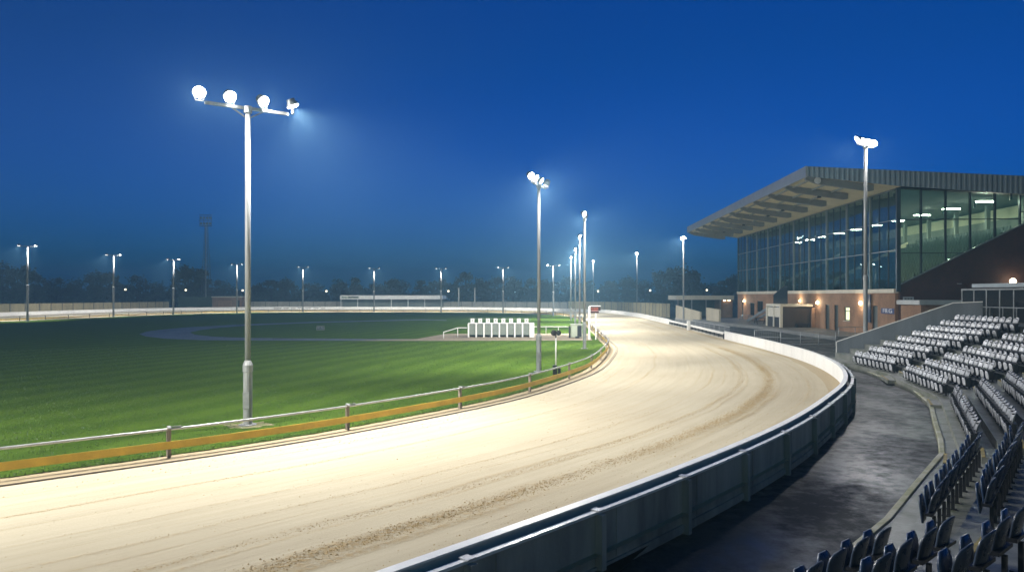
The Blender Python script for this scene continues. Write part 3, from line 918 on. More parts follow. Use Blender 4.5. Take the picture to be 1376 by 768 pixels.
# ------------------------------------------------------------------ terraces and seats
L0 = [(18.95, 44.6), (18.6, 40.4), (18.2, 35.3), (17.3, 32.7), (15.9, 27.2), (15.0, 25.25), (11.0, 17.6), (10.2, 16.27), (6.2, 11.1), (4.9, 9.7), (3.1, 8.05), (-1.5, 3.85), (-7, -2)]
L0 = L0[::-1]          # run with the track on the left hand so that offsets to the right climb
BLOCKS = [('E', (4.9, 9.7), (3.1, 8.05)), ('D', (10.2, 16.27), (6.2, 11.1)), ('C', (15.0, 25.25), (11.0, 17.6)), ('B', (17.3, 32.7), (15.9, 27.2)), ('A', (18.6, 40.4), (18.2, 35.3))]
TR, RI, Z0, FR = .74, .28, .30, -.34
NR = 9
prof = [(FR, -.05), (FR, Z0)]
for k_ in range(NR):
    prof += [(FR + (k_ + 1) * TR, Z0 + k_ * RI), (FR + (k_ + 1) * TR, Z0 + (k_ + 1) * RI)]
prof[-1] = (FR + NR * TR, Z0 + (NR - 1) * RI)
prof += [(FR + NR * TR + 2.2, Z0 + (NR - 1) * RI), (FR + NR * TR + 2.2, -.05)]
terr = struct('terrace_steps', MB().sweep(L0, prof), CONCF)
front = offset(L0, FR)
struct('terrace_pad', MB().prism([p for p in reversed(KERB)] + [(-7, -3)] + [p for p in front if p[1] < 45 and p[0] > -4.5], 'z', -.03, .12), CONCF)
struct('kerb', MB().sweep(KERB[1:], [(-.14, -.02), (.0, -.02), (.0, .13), (-.02, .15), (-.12, .15), (-.14, .13)]), mat('kerb_concrete', (.38, .37, .32), .55, .45, 1.6, bump=.006, col2=(.16, .17, .06)))

# aisle steps between blocks
fo = offset_frames(L0)
def Lp(i, d): return (L0[i][0] + fo[i][0] * d, L0[i][1] + fo[i][1] * d)
idx = {p: i for i, p in enumerate(L0)}
for a_, b_ in (((18.2, 35.3), (17.3, 32.7)), ((15.9, 27.2), (15.0, 25.25)), ((11.0, 17.6), (10.2, 16.27)), ((6.2, 11.1), (4.9, 9.7))):
    ia, ib = idx[a_], idx[b_]
    for k_ in range(0, 7):
        d0 = FR + k_ * TR - .34; d1 = FR + k_ * TR - .004
        zt = Z0 + k_ * RI - .14 if k_ else Z0 - .08
        def lerp(p, q, t): return (p[0] + (q[0] - p[0]) * t, p[1] + (q[1] - p[1]) * t)
        q0 = [lerp(Lp(ia, d), Lp(ib, d), t) for d, t in ((d0, .12), (d0, .88), (d1, .88), (d1, .12))]
        if not any(p[1] > 1 for p in q0): continue
        stp = MB().prism(q0, 'z', zt - .16, zt).build('aisle_step', CONCF, terr)
        nn = lerp(q0[0], q0[3], .22); n2 = lerp(q0[1], q0[2], .22)
        MB().prism([q0[0], q0[1], n2, nn], 'z', zt + .002, zt + .012).build('yellow_nosing', YNOSE, stp)


def make_seat(mb_back, mb_pan, mb_frame, hB=.26, zb=.455, pw=.145, pz=(.11, .29), tall=False):
    root = thing('stadium_seat', 'x', 'seat')
    W_ = .42
    def shell(f, nu, nv, th):
        m_ = MB(); fr_ = []; bk = []
        for i in range(nu + 1):
            for j in range(nv + 1):
                x, y, z, nx, nz = f(i / nu * 2 - 1, j / nv)
                fr_.append((x + nx * th / 2, y, z + nz * th / 2)); bk.append((x - nx * th / 2, y, z - nz * th / 2))
        n = (nu + 1) * (nv + 1); fs = []
        for i in range(nu):
            for j in range(nv):
                a = i * (nv + 1) + j; b = a + nv + 1
                fs += [(a, b, b + 1, a + 1), (n + a, n + a + 1, n + b + 1, n + b)]
        bd = [(i * (nv + 1), (i + 1) * (nv + 1)) for i in range(nu)] + [(nu * (nv + 1) + j, nu * (nv + 1) + j + 1) for j in range(nv)] + \
             [((i + 1) * (nv + 1) + nv, i * (nv + 1) + nv) for i in range(nu)] + [(j + 1, j) for j in range(nv)]
        fs += [(b, a, n + a, n + b) for a, b in bd]
        return m_._add(fr_ + bk, fs)
    def fb(u, v):
        wd = W_ / 2 * (1 - .28 * max(0, v - .72) ** 2 / .0784) * (.93 + .07 * min(1, v * 2))
        z = zb + hB * v - .05 * u * u * max(0, v - .5) * 2
        x = -.02 - .07 * v + .045 * u * u - .05 * max(0, v - .8)
        return x, u * wd, z, 1, .2
    def fp(u, v):
        wd = pw * (1 - .12 * (v - .5) ** 2) * (1 - .4 * max(0, v - .75) ** 2 / .0625)
        return .10 + .05 * v - .03 * (1 - u * u) * math.sin(PI * v), u * wd, pz[0] + pz[1] * v, 1, -.1
    b = shell(fb, 6, 6, .022).build('backrest', mb_back, root, True)
    MB().box(-.065, .0, -.05, .05, .625, .65).build('hand_slot', BLACK, b)
    shell(fp, 4, 4, .025).build('seat', mb_pan, root, True)
    m_ = MB()
    m_.box(-.06, .05, -.245, .245, .395, .435)
    m_.box(-.07, -.02, -.02, .03, 0, .36).box(-.10, .06, -.035, .045, 0, .02)
    if not tall: m_.box(-.02, .13, -.225, -.20, .10, .394).box(-.02, .13, .20, .225, .10, .394).box(-.03, -.01, -.2, .2, .12, .394)
    m_.build('frame', mb_frame, root)
    return root


def copy_tree(o, parent=None):
    c = o.copy(); COL.objects.link(c); c.parent = parent
    for ch in list(o.children): copy_tree(ch, c)
    return c


SEATF = DARKM
SEATS_ = mat('shade_toned_seat_plastic', (.32, .335, .355), .34, .3, 2.6)  # pale seat colour darkened to put the shade on this block into the plastic
prot = {'grey': make_seat(SEATS_, SEATS_, SEATF), 'pale': make_seat(SEATW, SEATW, SEATF), 'blue': make_seat(SEATN, SEATB, SEATF, .38, .40, .165, (.27, .40), True)}
used = {'grey': False, 'pale': False, 'blue': False}
ORD = 'first second third fourth fifth sixth seventh eighth ninth tenth eleventh twelfth thirteenth fourteenth fifteenth sixteenth seventeenth eighteenth nineteenth twentieth'.split()
ROWN = ['front row', 'second row', 'third row', 'fourth row', 'fifth row', 'sixth row', 'seventh row', 'eighth row', 'ninth row']
BN = {'A': 'block against the wing wall', 'B': 'second block from the wing wall', 'C': 'third block from the wing wall', 'D': 'fourth block from the wing wall', 'E': 'fifth block from the wing wall'}
for m_ in (SEATW, SEATS_, SEATB, SEATN): vary(m_, .45)
nseat = 0
cand = []
for bl, s_, e_ in BLOCKS:
    i0, i1 = idx[s_], idx[e_]
    for k_ in range(8):
        a = Vector((*Lp(i0, k_ * TR), 0)); b = Vector((*Lp(i1, k_ * TR), 0))
        d = b - a; L = d.length; d.normalize()
        nrm = Vector((d.y, -d.x, 0))                      # towards the track or away
        i_seg = min(i0, i1)
        r_ = Vector((L0[i_seg + 1][0] - L0[i_seg][0], L0[i_seg + 1][1] - L0[i_seg][1], 0)).normalized()
        face = Vector((-r_.y, r_.x, 0))                   # left of the run = towards the track
        n_ = int((L - .1) / .485)
        for q in range(n_):
            p = a + d * (.05 + .24 + q * (L - .58) / max(1, n_ - 1)) if n_ > 1 else (a + b) / 2
            z = Z0 + k_ * RI
            px = CX + F * p.x / max(p.y, .1); pt = HY + F * (CZ - z - .8) / max(p.y, .1)
            if p.y < 3 or px > 1376 + 45 or pt > 768 + 10: continue
            cand.append((bl, k_, q, p, z, face))
for bl, k_, q, p, z, face in cand:
    kind = 'blue' if bl in 'DE' else 'grey' if bl == 'C' else 'pale'
    o = prot[kind] if not used[kind] else copy_tree(prot[kind]); used[kind] = True
    o.location = (p.x, p.y, z)
    o.rotation_euler = (0, 0, math.atan2(face.y, face.x) + random.uniform(-.025, .025))
    o['label'] = '%s seat %s from far end, %s, %s' % ({'pale': 'pale grey', 'grey': 'shade-darkened grey', 'blue': 'dark blue'}[kind], ORD[q], ROWN[k_], BN[bl])
    o['group'] = 'pale tip-up seats on the open terrace' if kind == 'pale' else 'shade-darkened grey tip-up seats in the middle block' if kind == 'grey' else 'dark blue tip-up seats nearest the camera'
    for ch in o.children:
        if ch.name.split('.')[0] == 'seat':
            ch.location = (random.uniform(-.012, .012), 0, random.uniform(-.015, .015)); ch.rotation_euler = (random.gauss(0, .006), random.gauss(0, .014), 0)
        elif ch.name.startswith('backrest'): ch.rotation_euler = (0, random.gauss(0, .018), 0)
    nseat += 1
print('SEATS', nseat, {b: sum(1 for c in cand if c[0] == b) for b in 'ABCDE'})

# wing wall
na = (5.15, -2.7)
w0 = Vector((19.45, 44.55, 0)); wd = Vector((na[0], na[1], 0)).normalized(); wn = Vector((-wd.y, wd.x, 0))
ww = thing('wing_wall', 'sloping grey concrete wall with white edge beside the pale seats', 'wall', tuple(w0), math.atan2(wd.y, wd.x))
MB().prism([(0, -.05), (0, 1.2), (6.0, 3.55), (7.4, 3.62), (7.4, -.05)], 'y', 0, .22).build('panel', mat('wing_wall_concrete', (.155, .18, .20), .5, .45, .9, streak=True, bump=.004), ww)
MB().prism([(-.02, 1.205), (-.02, 1.25), (6.0, 3.60), (7.4, 3.67), (7.4, 3.625), (6.0, 3.555)], 'y', -.03, .25).build('white_capping', WHITE, ww)
MB().box(-.06, -.003, -.03, .25, 0, 1.22).build('white_edge', WHITE, ww)

# railing and glazed shelter at the back of the terrace
rx = 25.9
tz = Z0 + (NR - 1) * RI
hrl = thing('hand_rail', 'grey tubular hand rail along the top of the pale seats', 'railing', (rx, 43.5, tz))
M1 = mat('grey_tube', (.16, .18, .19), .4, .3, 4, .5)
MB().bar((0, 0, .82), (.15, -6.2, .82), .06, .06).build('top_rail', M1, hrl)
for i in range(7): MB().bar((.15 * i / 6, -6.15 * i / 6, 0), (.15 * i / 6, -6.15 * i / 6, .79), .05, .05, (1, 0, 0)).build('rail_post', M1, hrl)
sh = thing('glazed_shelter', 'dark glazed shelter with flat grey roof above the top seats', 'shelter', (rx + 1.1, 44.6, tz - .2))
for i in range(7):
    yy = -i * 1.15
    MB().box(-.04, .04, yy - .05, yy + .05, 0, 1.95).build('mullion', M1, sh)
    if i < 6: MB().box(-.012, .012, yy - 1.1, yy - .052, .05, 1.93).build('screen', DGLASS, sh)
MB().box(-.06, .06, -7.0, .06, 1.955, 2.05).build('top_rail', M1, sh)
MB().box(-.25, 3.0, -8.5, -1.3, 2.10, 2.32).build('roof', mat('grey_flat_roof', (.25, .30, .33), .5, .3, 1), sh, bevel=.01)
MB().box(1.2, 3.0, -8.4, -1.4, .0, 2.09).build('rear_wall', BROWN, sh)

# brick annex
an = thing('brick_annex', 'low brick annex with pale flat roof in front of the dark gable', 'annex', ((1234 - CX) * .058, 58, 0))
MB().box(.2, 3.4, 0, 3, 0, 3.25).build('wall', BRICK, an)
MB().box(-.05, 3.7, -.25, 3.2, 3.26, 3.62).build('roof', mat('pale_roof_edge', (.5, .52, .5), .5, .25, 1), an, bevel=.01)

# ------------------------------------------------------------------ grandstand
RZ = math.atan2(-.056, 1)
gs = thing('grandstand', 'glass fronted grandstand on a brick base under a deep cantilevered roof', 'grandstand', (33.1, 64, 0), RZ)
LEN, DEP = 55.5, 21.0
def fa(px):
    s_ = (px - CX) / F
    return (33.1 - 64 * s_) / (s_ - .056)


def wall_open(m_, y0, y1, z0, z1, ops, xa, xb):
    cur = y0
    for (a, b, c_, d_) in sorted(ops):
        if a > cur: m_.box(xa, xb, cur, a, z0, z1)
        if c_ > z0: m_.box(xa, xb, a, b, z0, c_)
        if d_ < z1: m_.box(xa, xb, a, b, d_, z1)
        cur = b
    m_.box(xa, xb, cur, y1, z0, z1)


PLZ = .35
doors = [(fa(1179.2), fa(1172), PLZ, 3.05, 'grey'), (fa(1126.2), fa(1120.9), PLZ, 3.0, 'dark'), (fa(1114.4), fa(1108.7), PLZ, 3.0, 'dark'), (fa(998.5), fa(996.2), PLZ, 3.0, 'dark')]
win = (fa(1141.6), fa(1133.7), 1.45, 2.85)
wins2 = [(fa(1013.5), fa(1007.5), 1.0, 2.9), (fa(1025), fa(1017), 1.6, 3.2)]
wm = MB()
wall_open(wm, .32, LEN, 0, 4.2, [d[:4] for d in doors] + [win] + wins2, 0, .3)
wm.build('brick_wall', BRICK, gs)
for a, b, c_, d_, kd in doors:
    do = MB().box(.16, .22, a + .08, b - .08, c_, d_ - .08).build('door', mat('grey_door_paint', (.16, .18, .17), .5, .2, 2) if kd == 'grey' else DGREEN, gs)
    fm = MB().box(.10, .24, a + .002, a + .078, c_, d_ - .002).box(.10, .24, b - .078, b - .002, c_, d_ - .002).box(.10, .24, a + .08, b - .08, d_ - .078, d_ - .002)
    fm.build('frame', ALUM, do)
    MB().box(.11, .158, a + .2, a + .24, 1.3, 1.5).build('handle', GALV, do)
a, b, c_, d_ = win
wo = MB().box(.2, .22, a + .06, b - .06, c_ + .06, d_ - .06).build('window', WINL, gs)
MB().box(.12, .19, a, a + .09, c_, d_).box(.12, .19, b - .09, b, c_, d_).box(.12, .19, a + .09, b - .09, c_, c_ + .08).box(.12, .19, a + .09, b - .09, d_ - .08, d_).box(.12, .19, a + .09, b - .09, d_ - .48, d_ - .40).build('frame', ALUM, wo)
MB().box(-.05, .1, a - .05, b + .05, c_ - .07, c_ - .003).build('sill', CREAM, wo)
for a, b, c_, d_ in wins2:
    wo = MB().box(.2, .22, a + .06, b - .06, c_ + .06, d_ - .06).build('window', DGLASS, gs)
    MB().box(.12, .19, a, a + .09, c_, d_).box(.12, .19, b - .09, b, c_, d_).box(.12, .19, a + .09, b - .09, c_, c_ + .08).box(.12, .19, a + .09, b - .09, d_ - .08, d_).box(.12, .19, (a + b) / 2 - .04, (a + b) / 2 + .04, c_ + .08, d_ - .08).build('frame', ALUM, wo)
MB().box(-.12, .34, .32, LEN, 4.203, 4.56).build('cornice', CREAM, gs, bevel=.01)
# far end wall and rear wall
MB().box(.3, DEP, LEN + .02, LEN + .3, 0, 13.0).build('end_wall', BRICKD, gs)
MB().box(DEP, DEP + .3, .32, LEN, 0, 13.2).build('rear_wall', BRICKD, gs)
# front glazing: bays
NB = 10; bay = LEN / NB
TZ = (4.565, 7.9, 10.55, 13.15)
for i in range(NB):
    ya, yb = i * bay, (i + 1) * bay
    wo = MB().box(.10, .116, ya + .05, yb - .02, TZ[0] + .02, TZ[3]).build('curtain_window', GLASS, gs)
    fr = MB().box(-.02, .22, ya - .09 if i else .0, ya + .09, TZ[0], TZ[3])
    for z in TZ[1:3]: fr.box(.04, .17, ya + .092, yb - .092, z - .035, z + .035)
    fr.build('mullion', ALUML, wo)
    fr = MB()
    for q in (1, 2): fr.box(.05, .15, ya + bay * q / 3 - .022, ya + bay * q / 3 + .022, TZ[0] + .04, TZ[3] - .02)
    fr.build('glazing_bar', ALUM, wo)
MB().box(-.02, .22, LEN - .09, LEN + .01, TZ[0], TZ[3]).build('corner_post', ALUM, gs)
MB().box(-.06, .26, -.14, -.10 + .2, 4.3, 13.3).build('corner_post', ALUM, gs)
# gable side: dark brick under the rake and glazing over it
def rake(x): return 4.75 + .505 * max(0, x)
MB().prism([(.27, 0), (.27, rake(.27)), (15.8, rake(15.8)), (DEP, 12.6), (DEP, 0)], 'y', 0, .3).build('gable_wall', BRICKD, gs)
rk = MB()
rk.bar((.27, -.04, rake(.27) + .05), (15.8, -.04, rake(15.8) + .05), .10, .10, (0, 1, 0))
rk.build('raked_sill', ALUML, gs)
xs = [.3] + [2.05 * i for i in range(1, 8)]
def gtop(x): return 13.25 - .068 * x
for a, b in zip(xs, xs[1:]):
    wo = MB().prism([(a, rake(a) + .12), (a, gtop(a)), (b, gtop(b)), (b, rake(b) + .12)], 'y', .12, .135).build('curtain_window', GLASS, gs)
    fr = MB().box(b - .07, b + .07, .02, .22, rake(b) + .08, gtop(b))
    if rake(b) < 10.3: fr.box(a + .075, b - .075, .05, .2, 10.47, 10.55)
    else: fr.box(a + .075 + (0 if rake(a) < 10.3 else .0), b - .075, .05, .2, max(10.47, rake(b) + .1), max(10.55, rake(b) + .18))
    if rake(b) < 7.9: fr.box(a + .075, b - .075, .05, .2, 7.6, 7.66)
    fr.build('mullion', ALUM, wo)
# roof
EX = -7.8; Y0, Y1 = -.6, LEN + .5
def rt(x): return 15.0 - .0545 * (x - EX)
MB().prism([(EX, rt(EX) - .12), (EX, rt(EX)), (DEP + .5, rt(DEP + .5)), (DEP + .5, rt(DEP + .5) - .12)], 'y', Y0, Y1).build('roof', CLAD, gs)
MB().prism([(EX - .12, 14.12), (EX - .12, 15.06), (EX - .003, 15.06), (EX - .003, 14.12)], 'y', Y0 - .12, Y1 + .12).build('fascia', mat('eaves_flashing', (.36, .39, .41), .4, .2, 1, .3), gs)
MB().prism([(EX, 14.2), (EX, rt(EX) + .04), (DEP + .5, rt(DEP + .5) + .04), (DEP + .5, 11.9), (9.8, 12.55), (0, 13.27)], 'y', Y0 - .12, Y0 - .003).build('gable_cladding', CLAD, gs)
MB().prism([(EX, 14.2), (EX, rt(EX) - .13), (DEP, rt(DEP) - .13), (DEP, 12.4), (.2, 13.2)], 'y', Y1 - .1, Y1 - .003).build('far_cladding', CLAD, gs)
so = MB().prism([(EX + .02, 14.30), (EX + .02, 14.36), (.02, 13.30), (.02, 13.24)], 'y', Y0, Y1 - .11).build('soffit', SOFF, gs)
def sof(x): return 14.30 + (13.24 - 14.30) * (x - EX) / (-EX)
for i in range(NB + 1):
    yy = min(max(i * bay, -.2), LEN)
    bm_ = MB().prism([(EX + .06, sof(EX) - .004), (EX + .06, sof(EX) - .30), (-6.8, sof(-6.8) - .55), (-2.4, sof(-2.4) - .62), (-2.0, sof(-2.0) - .5), (-2.0, sof(-2.0) - .004)], 'y', yy - .17, yy + .17).build('roof_beam', BEAMM, gs)
    if i < NB:
        for q in range(3):
            xx = -7.1 + q * 1.75
            MB().box(xx - .05, xx + .05, yy + .18, yy + bay - .18, sof(xx) - .2, sof(xx) - .05).build('purlin', BEAMM, bm_)
    if i in (1, 3, 4, 6, 8):
        MB().lathe((-4.6, yy + .02, sof(-4.6) - .42), [(.08, 0), (.16, -.06), (.2, -.3), (.17, -.32)], 10).build('speaker', DARKM, bm_)
dsk = MB().lathe((-6.8, -.35, 13.86), [(.28, 0), (.30, .05), (.26, .09)], 16, (0, -1, 0)).build('round_lamp', mat('pale_disc', (.55, .58, .58), .4, .15, 3), gs)
# inside: ceiling, terrace, back wall, lights
MB().prism([(.3, 13.2), (.3, 13.24), (DEP, 12.3), (DEP, 12.26)], 'y', .4, LEN - .02).build('ceiling', mat('grey_ceiling', (.30, .33, .31), .8, .2, .6), gs)
tp = [(.4, 4.3), (.4, 4.62)]
for r_ in range(10): tp += [(1.2 + r_ * .9, 4.62 + r_ * .455), (1.2 + r_ * .9, 4.62 + (r_ + 1) * .455)]
tp += [(DEP - .05, tp[-1][1]), (DEP - .05, 4.3)]
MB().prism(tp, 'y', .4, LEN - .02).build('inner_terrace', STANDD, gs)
ztop = 4.62 + 10 * .455
bw = MB().box(13.6, 13.8, .42, LEN - .05, ztop, 12.35).build('back_wall', CREAMW, gs)
MB().box(13.5, 13.595, .42, LEN - .05, ztop + 1.0, ztop + 2.1).build('grey_band', GREYW, bw)
for i in range(NB):
    yy = i * bay + 1.8
    MB().box(11.6, 11.95, yy, yy + .35, ztop + .005, 12.5).build('column', GREYW, gs)
    MB().box(9.6, 9.75, yy - 1.5, yy - 1.3, 12.2, 12.75).build('hanger', DARKM, gs)
    cl_ = MB().box(8.0, 9.5, i * 5.7 + 2.3, i * 5.7 + 2.62, 12.28, 12.33).build('ceiling_light', TUBE, gs)
    MB().box(7.95, 9.55, i * 5.7 + 2.25, i * 5.7 + 2.67, 12.335, 12.40).build('housing', WHITE, cl_)
for yy, in ((18.5,), (37.0,)):   # cream gangway balustrades
    MB().prism([(1.4, 5.0), (1.4, 5.8), (9.5, 9.9), (9.5, 9.1)], 'y', yy, yy + .06).build('gangway_panel', CREAMW, gs)
ms = MB()
for r_ in range(10):
    xx = 1.75 + r_ * .9; zz = 4.62 + (r_ + 1) * .455
    yy = .7
    while yy < LEN - .8:
        if not any(abs(yy - g_) < .8 for g_ in (18.5, 37.0)):
            ms.box(xx, xx + .07, yy, yy + .42, zz + .36, zz + .82)
            ms.box(xx - .12, xx - .04, yy + .03, yy + .39, zz + .2, zz + .5)
            ms.box(xx + .01, xx + .05, yy + .18, yy + .24, zz, zz + .36)
        yy += .52
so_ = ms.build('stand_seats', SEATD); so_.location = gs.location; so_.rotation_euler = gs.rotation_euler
tag(so_, 'dark rows of stand seats seen through the grandstand glass', kind='stuff')
# wall lamps on the brick base
def bulk(px, z, lx=-.1, r_=.17, e=105):
    y_ = fa(px)
    o = MB().ball((lx, y_, z), r_, 10, 7, 1.3).build('wall_lamp', BULK, gs, True)
    MB().box(lx + r_ * .5, -.004, y_ - .1, y_ + .1, z - .16, z + .16).build('back_plate', DARKM, o)
    ld = bpy.data.lights.new('lamp_glow', 'POINT'); ld.energy = e; ld.color = (1, .80, .55); ld.shadow_soft_size = .18
    lo = bpy.data.objects.new('lamp_glow', ld); COL.objects.link(lo); lo.parent = o; lo.location = (lx - .3, y_, z)
bulk(1157.8, 3.25); bulk(1099.8, 3.2); bulk(1000.7, 3.15); bulk(1076, 3.35, r_=.12)
o = MB().ball((9.5, -.22, 5.2), .26, 12, 8).build('globe_lamp', BULK, gs, True)
MB().box(9.38, 9.62, -.06, -.004, 5.05, 5.35).build('back_plate', DARKM, o)
ld = bpy.data.lights.new('lamp_glow', 'POINT'); ld.energy = 60; ld.color = (1, .82, .55); ld.shadow_soft_size = .2
lo = bpy.data.objects.new('lamp_glow', ld); COL.objects.link(lo); lo.parent = o; lo.location = (9.5, -.6, 5.2)
MB().box(5.0, 5.25, -.3, -.004, 4.95, 5.03).build('wall_spot', GALV, gs)
MB().box(1.0, 1.2, -.22, -.004, 3.1, 3.2).build('wall_spot', WHITE, gs)
MB().box(-.2, -.13, fa(1172.4) + .02, fa(1167.4), 1.5, 4.1).build('blue_banner', mat('dark_blue_board', (.03, .06, .12), .5, .3, 2), gs)
# porch
y0, y1 = 20.3, 26.0; X = -3.8
po = MB().box(X + .02, -.14, y0, y1, 2.72, 3.0).build('porch_roof', CREAM, gs, bevel=.01)
MB().box(X, X + .3, y0 + .02, y0 + .4, PLZ, 2.71).build('porch_pillar', CREAM, gs)
MB().box(X, X + .3, y1 - .4, y1, PLZ, 2.71).build('porch_pillar', CREAM, gs)
MB().box(X + .02, X + .28, 22.9, 23.2, PLZ, 2.71).build('porch_pillar', CREAM, gs)
for a, b in ((y0 + .45, 22.85), (23.25, y1 - .45)):
    d_ = MB().box(X + .1, X + .18, a, b, 1.5, 2.6).build('porch_panel', CREAM, gs)
    MB().box(X + .11, X + .17, a, b, PLZ, 1.49).build('lower_panel', DARKM, d_)
MB().box(X + 1.7, -.05, y0 + .6, y0 + .8, PLZ, 2.70).build('recess_wall', BROWN, gs)
MB().box(X + .32, X + 1.69, y0 + .15, y0 + .3, PLZ, 2.70).build('side_wall', BROWN, gs)
MB().box(-.42, -.05, y0 - .45, y0 - .1, PLZ, 2.6).build('buttress', BRICK, gs)
# stairs: from the forecourt up onto the porch, with glass balustrade above
stn = MB()
for s_ in (-.5, .5):
    stn.bar((-2.2 + s_, 39, PLZ + .1), (-2.2 + s_, 26.6, 2.9), .09, .3)
stn.build('stair_stringer', mat('grey_blue_steel', (.22, .27, .30), .45, .3, 2, .4), gs)
tr_ = MB()
for i in range(14): tr_.box(-2.65, -1.75, 38.6 - i * .9, 38.9 - i * .9, PLZ + .12 + i * .185, PLZ + .16 + i * .185)
tr_.build('stair_treads', GALV, gs)
bal = MB().prism([(26.0, 3.02), (26.0, 4.0), (22.0, 5.0), (20.6, 5.0), (20.6, 3.02)], 'x', -2.9, -2.87).build('balustrade', DGLASS, gs)
hb_ = MB(); hb_.bar((-2.885, 26.0, 4.03), (-2.885, 22.0, 5.05), .07, .07); hb_.bar((-2.885, 22.0, 5.05), (-2.885, 20.6, 5.05), .07, .07); hb_.bar((-2.885, 26.0, 3.02), (-2.885, 26.0, 4.0), .06, .06, (1, 0, 0))
hb_.build('hand_rail', DARKM, bal)

# plinth/ramp along the brick wall
m_ = MB()
def gsw(x, y): 
    c_, s_ = math.cos(RZ), math.sin(RZ)
    return (33.1 + x * c_ - y * s_, 64 + x * s_ + y * c_)
struct('forecourt', MB().prism([gsw(-4.4, 2), gsw(-.005, 2), gsw(-.005, LEN), gsw(-8.5, LEN), gsw(-7.5, 40), gsw(-5.2, 24)], 'z', -.02, PLZ), RAMPM)

# signs on the grandstand
def wsign(name, label, cat, lx, ly, z, w_, h_, m_, side):
    t = thing(name, label, cat, (*gsw(lx, ly), z), RZ + (PI * 1.5 if side == 'front' else 0))
    MB().box(-w_ / 2, w_ / 2, -.03, .0, -h_ / 2, h_ / 2).build('board', m_, t, bevel=.005)
    return t
ya, yb = fa(1201.8), fa(1184.6)
s1 = wsign('wall_sign', 'blue enamel sign with white characters on the brick corner', 'sign', -.008, (ya + yb) / 2, 2.62, (yb - ya), .50, SIGNB, 'front')
text_part('F8.G', .5, LETTER, s1, Matrix.Translation((0, -.04, 0)) @ Matrix.Rotation(PI / 2, 4, 'X') @ Matrix.Scale(2.0, 4, (1, 0, 0)))
s2 = wsign('wall_sign', 'small pale grey sign plate on the dark gable brick', 'sign', .95, -.006, 3.72, .9, .3, SIGNG, 'side')
mk = MB()
for a, b in ((-.33, -.2), (-.16, -.1), (-.06, .05), (.09, .13), (.17, .32)): mk.box(a, b, -.037, -.031, -.06, .05)
mk.build('lettering', DLETTER, s2)

# picnic tables on the forecourt
def picnic(lx, ly, label, m_):
    t = thing('picnic_table', label, 'table', (*gsw(lx, ly), PLZ), RZ, 'picnic tables by the grandstand')
    MB().box(-.8, .8, -.4, .4, .72, .77).build('table_top', m_, t)
    for s_ in (-1, 1):
        MB().box(-.8, .8, s_ * .7 - .13, s_ * .7 + .13, .42, .46).build('bench', m_, t)
        lg = MB(); lg.bar((s_ * .6, -.75, 0), (s_ * .6, -.25, .71), .08, .08); lg.bar((s_ * .6, .75, 0), (s_ * .6, .25, .71), .08, .08); lg.bar((s_ * .6, -.8, .39), (s_ * .6, .8, .39), .06, .05)
        lg.build('leg', m_, t)
picnic(-3.2, 30.5, 'dark picnic table beside the grandstand porch', DARKM)
picnic(-1.6, 44.5, 'grey picnic table near the far end of the brick wall', mat('grey_table', (.3, .32, .34), .5, .3, 3))
bn = thing('bench', 'low dark bench in the porch recess', 'bench', (*gsw(-1.2, y0 + .25), PLZ), RZ)
MB().box(-.85, .85, -.2, .2, .38, .45).build('seat', DARKM, bn)
for s_ in (-.7, .7): MB().box(s_ - .05, s_ + .05, -.18, .18, 0, .379).build('leg', DARKM, bn)

# guard rails on the apron
def guard(pts, label, mesh=False, h=1.1, m_=None, step=2.0):
    m_ = m_ or LITGREY
    t = thing('guard_rail', label, 'railing', (*pts[0], 0), 0, 'guard rails on the apron'); lc = (*pts[0], 0)
    MB().path_tube([(x, y, h) for x, y in pts], .035, 6).build('top_rail', m_, t, True, lc)
    MB().path_tube([(x, y, h * .5) for x, y in pts], .028, 6).build('mid_rail', m_, t, True, lc)
    MB().path_tube([(x, y, .12) for x, y in pts], .025, 6).build('bottom_rail', m_, t, True, lc)
    for q in resample(pts, step):
        MB().tube((q[0], q[1], 0), (q[0], q[1], h), .035).build('rail_post', m_, t, True, lc)
    if mesh:
        b = MB()
        for q in resample(pts, .14): b.tube((q[0], q[1], .13), (q[0], q[1], h - .03), .009, n=4, cap=False)
        b.build('bars', m_, t, False, lc)
    return t
guard([G(1014, 461), G(1047, 462)], 'short barred guard rail panel on the apron behind the white wall', True)
guard([G(1049, 463.5), G(1083, 464), G(1126, 463.5)], 'longer guard rail with open bars in front of the brick doors', False, step=1.5)
guard([G(1127, 456), G(1160, 455)], 'guard rail stub running up to the tall mast', False)
guard([(20.4, 93), (20.2, 80), (19.6, 67)], 'barred grey railing behind the white crash barrier', True, 1.15, step=2.2)
guard([gsw(-4.6, 48), gsw(-4.6, 54)], 'dark barred railing at the far end of the brick wall', True, 1.2, DARKM)

# low beige flank walls and old terrace
def flank(label, pts):
    t = thing('flank_wall', label, 'wall', (*G(pts[0][0], pts[0][1]), 0)); lc = tuple(t.location)
    (xa, ya, za), (xb, yb, zb) = pts[1], pts[2]
    d = Vector((xb - xa, yb - ya, 0)).normalized(); n = Vector((-d.y, d.x, 0)) * .25
    vs = [(xa, ya, 0), (xb, yb, 0), (xb, yb, zb), (xa, ya, za)]
    vs += [(x + n.x, y + n.y, z) for x, y, z in vs]
    MB()._add(vs, [(0, 1, 2, 3), (7, 6, 5, 4), (0, 4, 5, 1), (1, 5, 6, 2), (2, 6, 7, 3), (3, 7, 4, 0)]).build('panel', CONCB, t, False, lc)
    return t
xa, ya = G(908, 429.5); xb, yb = G(940.7, 432.5)
flank('larger beige flank wall with sloping top beside the crash barrier', ((908, 429), (xa, ya, 4 - 13.4 * ya / F), (xb, yb, 4 - 22.4 * yb / F)))
xa, ya = G(949, 433.0); xb, yb = G(966, 435.5)
